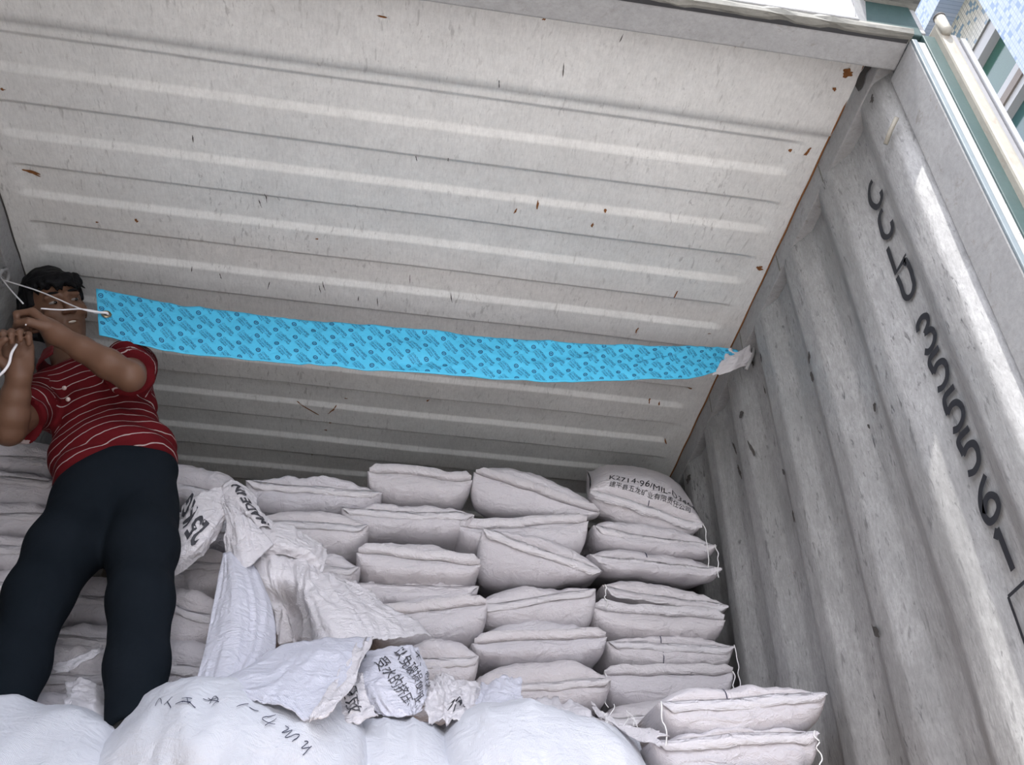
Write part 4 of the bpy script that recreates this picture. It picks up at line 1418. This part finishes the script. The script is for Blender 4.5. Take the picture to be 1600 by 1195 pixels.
def hand(f, wrist, D, N, side, curl=(65, 150, 215), size=1.0):
    """fist: D wrist to knuckles, N the way the palm faces, side +-1 puts the thumb"""
    D = nrm(D)
    N = nrm(N - D * (N @ D))
    T = np.cross(D, N) * side                 # thumb side
    z = size
    f.cone(wrist, wrist + D * .03 * z, .026 * z, .026 * z, .02)
    for q in (-.027, -.009, .009, .027):
        f.cone(wrist + D * .022 * z + T * q * .8 * z, wrist + D * .078 * z + T * q * z, .0145 * z, .0125 * z, .012)
    L = {.027: (.040, .024, .018), .009: (.044, .027, .019), -.009: (.041, .026, .019), -.027: (.033, .020, .017)}
    for q, seg in L.items():
        p = wrist + D * .080 * z + T * q * 1.06 * z
        for k, (l, a) in enumerate(zip(seg, curl)):
            a = math.radians(a + 6 * math.sin(q * 200))
            d = math.cos(a) * D + math.sin(a) * N
            e = p + d * l * z
            r = (.0098, .0088, .0078)
            f.cone(p, e, r[k] * z, (r[k] - .0008) * z, .0035)
            p = e
    p0 = wrist + D * .025 * z + T * .026 * z + N * .008 * z
    p1 = p0 + nrm(D * .6 + T * .55 + N * .5) * .036 * z
    p2 = p1 + nrm(D * .75 - T * .15 + N * .65) * .030 * z
    p3 = p2 + nrm(D * .3 - T * .75 + N * .5) * .024 * z
    f.chain([p0, p1, p2, p3], [.0145 * z, .0118 * z, .0102 * z, .0085 * z], .006)


allp = np.array([pel, shL, shR, elL, wrL, elR, wrR, knL, anL, knR, anR, hdc + HU * .16, hdc - HU * .1])
fb = Field(allp.min(0) - .14, allp.max(0) + .14, 0.0041)
# head
fb.ell(hp(0, .030, -.014), HA, (.076, .092, .096), .02)
fb.ell(hp(0, -.035, .020), HA, (.061, .078, .072), .03)
fb.ell(hp(0, -.092, .060), HA, (.026, .020, .022), .02)
for sx in (-1, 1):
    fb.ell(hp(sx * .042, -.018, .064), HA, (.022, .018, .020), .018)       # cheekbone
    fb.ell(hp(sx * .080, -.004, -.014), HA, (.010, .031, .018), .006)      # ear
    fb.cone(hp(sx * .012, .032, .088), hp(sx * .046, .030, .072), .0085, .0075, .012)   # brow
    fb.ell(hp(sx * .031, .012, .094), HA, (.017, .0095, .012), .008, cut=True)   # eye hollow
    fb.ell(hp(sx * .013, -.026, .098), HA, (.0085, .007, .010), .006)      # nostril wing
fb.cone(hp(0, .022, .088), hp(0, -.020, .108), .0085, .0135, .010)           # nose
fb.cone(hp(-.018, -.050, .084), hp(.018, -.050, .084), .0055, .0055, .006)   # upper lip
fb.cone(hp(-.016, -.066, .082), hp(.016, -.066, .082), .0060, .0060, .006)   # lower lip
fb.ell(hp(.002, -.058, .094), HA, (.021, .0068, .016), .003, cut=True)       # open mouth
# neck, torso, arms, legs
fb.cone(nek - torso_up * .03, hp(0, -.045, -.018), .058, .052, .03)
fb.ell(che, TA, (.140, .17, .088), .04)
fb.ell(wai, TA, (.130, .15, .085), .04)
fb.ell(pel, TA, (.140, .10, .085), .04)
fb.cone(shL, shR, .050, .050, .04)
mid = lambda a, b, t: a + (b - a) * t
fb.chain([shL, mid(shL, elL, .5), elL], [.050, .044, .039], .02)
fb.chain([elL, mid(elL, wrL, .30), mid(elL, wrL, .65), wrL], [.038, .039, .032, .026], .012)
fb.chain([shR, mid(shR, elR, .5), elR], [.050, .044, .039], .02)
fb.chain([elR, mid(elR, wrR, .30), mid(elR, wrR, .65), wrR], [.039, .0415, .034, .0265], .012)
fb.chain([hiL, knL, anL], [.07, .05, .036], .03)
fb.chain([hiR, knR, anR], [.07, .05, .036], .03)
hand(fb, wrL, at(45, 484, 1.985) - wrL, -VU * .75 - VR * .15 + VT * .35, 1, (55, 150, 225))
hand(fb, wrR, at(26, 530, 1.965) - wrR, VT * .75 + VR * .35, -1, (40, 125, 205))
V, Fc = fb.mesh()
n = NT('skin')
nf = n.noise(18, 4)
n.bump(n.noise(60, 4), 0.12, 0.003)
M_SKIN = n.done(n.mix(nf, (0.115, 0.058, 0.035), (0.16, 0.083, 0.052)), 0.5, 0, 0.35)
man_c = (anL + anR) / 2
man = mesh_obj('person', V - man_c, Fc, M_SKIN)
man.location = man_c
tag(man, 'man in a red striped polo shirt and dark trousers pulling a cord', 'person')
MI = Matrix.Translation(-Vector(man_c))


def mput(o):
    o.parent = man
    o.matrix_parent_inverse = MI
    return o


# shirt
allp = np.array([pel, shL, shR, mid(shL, elL, .8), mid(shR, elR, .8), nek])
fs = Field(allp.min(0) - .2, allp.max(0) + .2, 0.0065)
fs.ell(mid(che, nek, .15), TA, (.156, .165, .108), .05)
fs.ell(mid(wai, che, .35), TA, (.152, .17, .112), .05)
fs.ell(wai - torso_up * .01, TA, (.163, .12, .118), .05)
fs.cone(shL - lat * .01, shR + lat * .01, .066, .066, .05)
sl_L, sl_R = mid(shL, elL, .72), mid(shR, elR, .70)
fs.chain([shL, mid(shL, elL, .4), sl_L], [.068, .066, .068], .03)
fs.chain([shR, mid(shR, elR, .4), sl_R], [.068, .066, .068], .03)
# open hem, cuffs and neck
P = fs.coords()
hemn = nrm(torso_up * 1.0 + lat * .06)
hem = (P - (wai - torso_up * .055)) @ hemn
fs.F = np.maximum(fs.F, -hem)
for c_, e_ in ((sl_L, nrm(elL - shL)), (sl_R, nrm(elR - shR))):
    near = np.linalg.norm(P - c_, axis=-1) < .10
    fs.F = np.where(near, np.maximum(fs.F, (P - c_) @ e_), fs.F)
nz = fbm(P.reshape(-1, 3) * np.array([7, 7, 13]) + 3, 5, 2).reshape(fs.F.shape)
dia = vnoise(((P - che) @ np.array([lat * 6 + torso_up * 13, torso_up * 6 - lat * 5, dep * 5]).T).reshape(-1, 3), 8).reshape(fs.F.shape)
fs.F = fs.F + .006 * nz + .011 * (1 - 2 * np.abs(dia))
fs.cone(nek + dep * 0, hp(0, -.06, 0), .052, .050, .01, cut=True)
front = dep if dep @ VT > 0 else -dep
fs.cone(nek + front * .10, nek + front * .12 - torso_up * .10, .034, .012, .012, cut=True)     # open placket
V, Fc = fs.mesh()


def seg_t(p, a, b):
    ab = b - a
    t = ((p - a) @ ab) / (ab @ ab)
    tc = np.clip(t, 0, 1)
    return np.linalg.norm(p - a - tc[:, None] * ab, axis=1), t * np.linalg.norm(ab)


st = (V - wai) @ torso_up
dT = np.abs((V - che) @ lat)
slv = np.zeros(len(V), int)
st2 = st.copy()
for q, (a, b) in enumerate(((shL, elL), (shR, elR))):
    d_, t_ = seg_t(V, a, b)
    w = smooth01((t_ - .015) / .03) * (d_ < .088) * smooth01((dT - .095) / .03)
    slv = np.where(w > .5, q + 1, slv)
    st2 = np.where(w > .01, t_, st2)
n = NT('striped_shirt')
a_ = n.math('ADD', n.attr('stripe'), n.math('MULTIPLY', n.math('SUBTRACT', n.noise(9, 3), 0.5), 0.026))
fr_ = n.math('FRACT', n.math('MULTIPLY', a_, 1 / 0.0285))
line = n.ramp(fr_, [(0.0, 1.0), (0.07, 1.0), (0.10, 0.0), (1.0, 0.0)])
wv = n.noise(9, 4)
redc = n.mix(wv, (0.065, 0.0045, 0.007), (0.12, 0.008, 0.011))
n.bump(n.noise(22, 5, 0.6, dist=1.0), 0.35, 0.008)
M_SHIRT = n.done(n.mix(line, redc, (0.38, 0.31, 0.30)), 0.85, 0, 0.1)
fk = np.median(slv[Fc], axis=1).astype(int)
for q in (1, 2):                               # keep each sleeve in one piece
    sel = np.where(fk == q)[0]
    lab = np.full(len(V), -1)
    vs_ = np.unique(Fc[sel])
    lab[vs_] = vs_
    while True:
        mn = lab[Fc[sel]].min(1)
        new = lab.copy()
        np.minimum.at(new, Fc[sel].ravel(), np.repeat(mn, 4))
        new[vs_] = new[new[vs_]]
        if (new == lab).all():
            break
        lab = new
    ids, cnt_ = np.unique(lab[Fc[sel][:, 0]], return_counts=True)
    fk[sel[lab[Fc[sel][:, 0]] != ids[cnt_.argmax()]]] = 0
for q, nm in ((0, 'shirt'), (1, 'sleeve'), (2, 'sleeve')):
    ff = Fc[fk == q]
    us = np.unique(ff)
    rm = np.full(len(V), -1)
    rm[us] = np.arange(len(us))
    tv = st if q == 0 else seg_t(V, *((shL, elL) if q == 1 else (shR, elR)))[1]
    mput(mesh_obj(nm, V[us], rm[ff], M_SHIRT, attrs={'stripe': tv[us]}))
M_RED = plain('plain_red_knit', (0.13, 0.006, 0.009), 0.85, grain=0.2, gscale=60)
# collar: two leaves standing open round the neck
for sd in (-1, 1):
    rows_ = []
    for t in np.linspace(0, 1, 9):
        a = math.radians(170 - 150 * t)
        cdir = math.cos(a) * front * -1 * -1 + math.sin(a) * sd * lat
        cdir = -math.cos(a) * -1 * front if False else (math.cos(a) * front + math.sin(a) * sd * lat)
        basep = nek + cdir * (.066 + .03 * t * t) - torso_up * (.05 * t ** 2) + torso_up * .012
        rows_.append([basep + torso_up * .048 - cdir * .006, basep + torso_up * .012 + cdir * .012, basep - torso_up * .016 + cdir * .022])
    cs = Sheet(np.array(rows_).transpose(1, 0, 2), 2.0 + sd, .002, (8, 4))
    co_ = cs.build('collar', None, None, M_RED, 30, 10, thick=.004)
    mput(co_)
bp = at(102, 606, 2.13)
for k in range(2):
    mput(tube('button', [bp + VT * .004 - torso_up * .045 * k, bp + VT * .007 - torso_up * .045 * k], .006, plain('shirt_button', (.5, .4, .38), .4), None, 10))

# trousers
allp = np.array([pel, knL, anL, knR, anR, wai])
ft = Field(allp.min(0) - .2, allp.max(0) + .2, 0.008)
ft.ell(pel + torso_up * .02, TA, (.152, .120, .105), .04)
ft.ell(wai - torso_up * .07, TA, (.150, .07, .104), .04)
ft.chain([hiL, mid(hiL, knL, .5), knL, mid(knL, anL, .55), anL - nrm(anL - knL) * .0], [.092, .086, .071, .061, .055], .035)
ft.chain([hiR, mid(hiR, knR, .5), knR, mid(knR, anR, .55), anR], [.092, .086, .072, .062, .056], .035)
P = ft.coords()
nz = fbm(P.reshape(-1, 3) * np.array([9, 9, 6]), 15, 2).reshape(ft.F.shape)
ft.F = ft.F + .004 * nz
top_ = (P - (wai - torso_up * .02)) @ torso_up
ft.F = np.maximum(ft.F, top_)
for kn, an in ((knL, anL), (knR, anR)):
    near = np.linalg.norm(P - an, axis=-1) < .13
    ft.F = np.where(near, np.maximum(ft.F, (P - an) @ nrm(an - kn)), ft.F)
V, Fc = ft.mesh()
n = NT('dark_trousers')
M_PANTS = n.done(n.mix(n.noise(6, 5), (0.004, 0.007, 0.010), (0.010, 0.013, 0.018)), 0.9, 0, 0.08)
n.bump(n.noise(30, 5, dist=0.8), 0.3, 0.006)
mput(mesh_obj('trousers', V, Fc, M_PANTS))

# shoes
M_SHOE = plain('black_shoe', (0.018, 0.017, 0.016), 0.5)
M_SOLE = plain('tan_sole', (0.30, 0.24, 0.16), 0.7, grain=0.2)
for an, kn, sd in ((anL, knL, 1), (anR, knR, -1)):
    fd = nrm(np.array([-.90, -.40, 0.0]) if sd > 0 else np.array([-.9, -.4, 0]))
    heel = an + np.array([0, .03, -.065])
    toe = heel + fd * .15
    f2 = Field(np.minimum(heel, toe) - .07, np.maximum(heel, toe) + np.array([.07, .07, .12]), .005)
    f2.chain([heel, mid(heel, toe, .55), toe], [.040, .043, .034], .02)
    f2.cone(heel + np.array([0, 0, .0]), an, .040, .042, .02)
    P = f2.coords()
    f2.F = np.maximum(f2.F, (heel[2] - .028) - P[..., 2])
    V, Fc = f2.mesh()
    so = mput(mesh_obj('shoe', V, Fc, M_SHOE))
    f3 = Field(np.minimum(heel, toe) - .07, np.maximum(heel, toe) + .07, .005)
    f3.chain([heel - np.array([0, 0, .022]), mid(heel, toe, .55) - np.array([0, 0, .022]), toe - np.array([0, 0, .022])], [.042, .045, .036], .02)
    P = f3.coords()
    f3.F = np.maximum(np.maximum(f3.F, (heel[2] - .040) - P[..., 2]), P[..., 2] - (heel[2] - .024))
    V, Fc = f3.mesh()
    mput(mesh_obj('sole', V, Fc, M_SOLE))

# hair: a cap over the skull with an uneven fringe
fh = Field(hdc - .19, hdc + .19, 0.0046)
fh.ell(hp(-.003, .042, -.020), HA, (.090, .103, .106), .02)
fh.ell(hp(-.070, -.01, -.035), HA, (.028, .06, .05), .02)
fh.ell(hp(0, -.02, -.055), HA, (.075, .07, .06), .03)
P = fh.coords()
L = (P - hdc) @ HA.T
nzh = fbm(L.reshape(-1, 3) * 28, 33, 3).reshape(fh.F.shape)
fh.F = fh.F + .005 * nzh
# clear the face: in front of the temples and below the hairline
nzl = vnoise(L.reshape(-1, 3) * np.array([60, 4, 4]), 44).reshape(fh.F.shape)
hairline = .062 + .014 * nzl - .10 * np.abs(L[..., 0]) ** 1.0 * 0
face = np.minimum(L[..., 2] - (.022 + .010 * nzl), hairline - L[..., 1])
fh.F = np.maximum(fh.F, face)
# ear notches and nape
fh.F = np.maximum(fh.F, np.minimum(np.abs(L[..., 0]) - .066, np.minimum(.022 - L[..., 1], L[..., 2] + .030)))
rr = random.Random(5)
for k in range(22):
    x = -.070 + .140 * k / 21 + rr.uniform(-.005, .005)
    zf = .088 * math.sqrt(max(0, 1 - (x / .085) ** 2))
    l = rr.uniform(.018, .046)
    p0 = hp(x, .088, zf - .008)
    p1 = hp(x + rr.uniform(-.006, .01), .088 - l * .6, zf + .004)
    p2 = hp(x + rr.uniform(-.010, .014), .088 - l, zf + .001)
    fh.chain([p0, p1, p2], [.010, .006, .0028], .006)
V, Fc = fh.mesh()
n = NT('black_hair')
n.bump(n.noise(140, 3, 0.6), 0.5, 0.004)
M_HAIR = n.done((0.004, 0.004, 0.005), 0.6, 0, 0.15)
mput(mesh_obj('hair', V, Fc, M_HAIR))
# eyes, brows, teeth
M_EYE = plain('eye_white', (0.26, 0.24, 0.23), 0.3)
M_IRIS = plain('dark_iris', (0.012, 0.008, 0.006), 0.2)


def ball(name, c, axes, r, mat, nseg=14, nring=9):
    V = [c + np.array(axes).T @ (np.array(r) * np.array([math.sin(a) * math.cos(b), math.cos(a), math.sin(a) * math.sin(b)])) for a in np.linspace(0.02, math.pi - .02, nring) for b in np.linspace(0, 2 * math.pi, nseg, endpoint=False)]
    Fc = [(i * nseg + j, i * nseg + (j + 1) % nseg, (i + 1) * nseg + (j + 1) % nseg, (i + 1) * nseg + j) for i in range(nring - 1) for j in range(nseg)]
    return mesh_obj(name, V, Fc, mat)


for sx in (-1, 1):
    e = mput(ball('eye', hp(sx * .031, .011, .076), HA, (.0130, .0048, .0112), M_EYE))
    mput(ball('iris', hp(sx * .031 + .003, .010, .0845), HA, (.0056, .0050, .0036), M_IRIS))
    bpts = [hp(sx * x, .034 + .005 * math.sin((x - .01) * 60), .097 - .32 * x) for x in np.linspace(.012, .050, 8)]
    mput(tube('eyebrow', bpts, [.0025, .0038, .0042, .0042, .0038, .0033, .0026, .0016], M_HAIR, None, 6))
mput(ball('teeth', hp(.002, -.0555, .080), HA, (.016, .0042, .010), plain('teeth', (0.70, 0.66, 0.60), 0.3)))
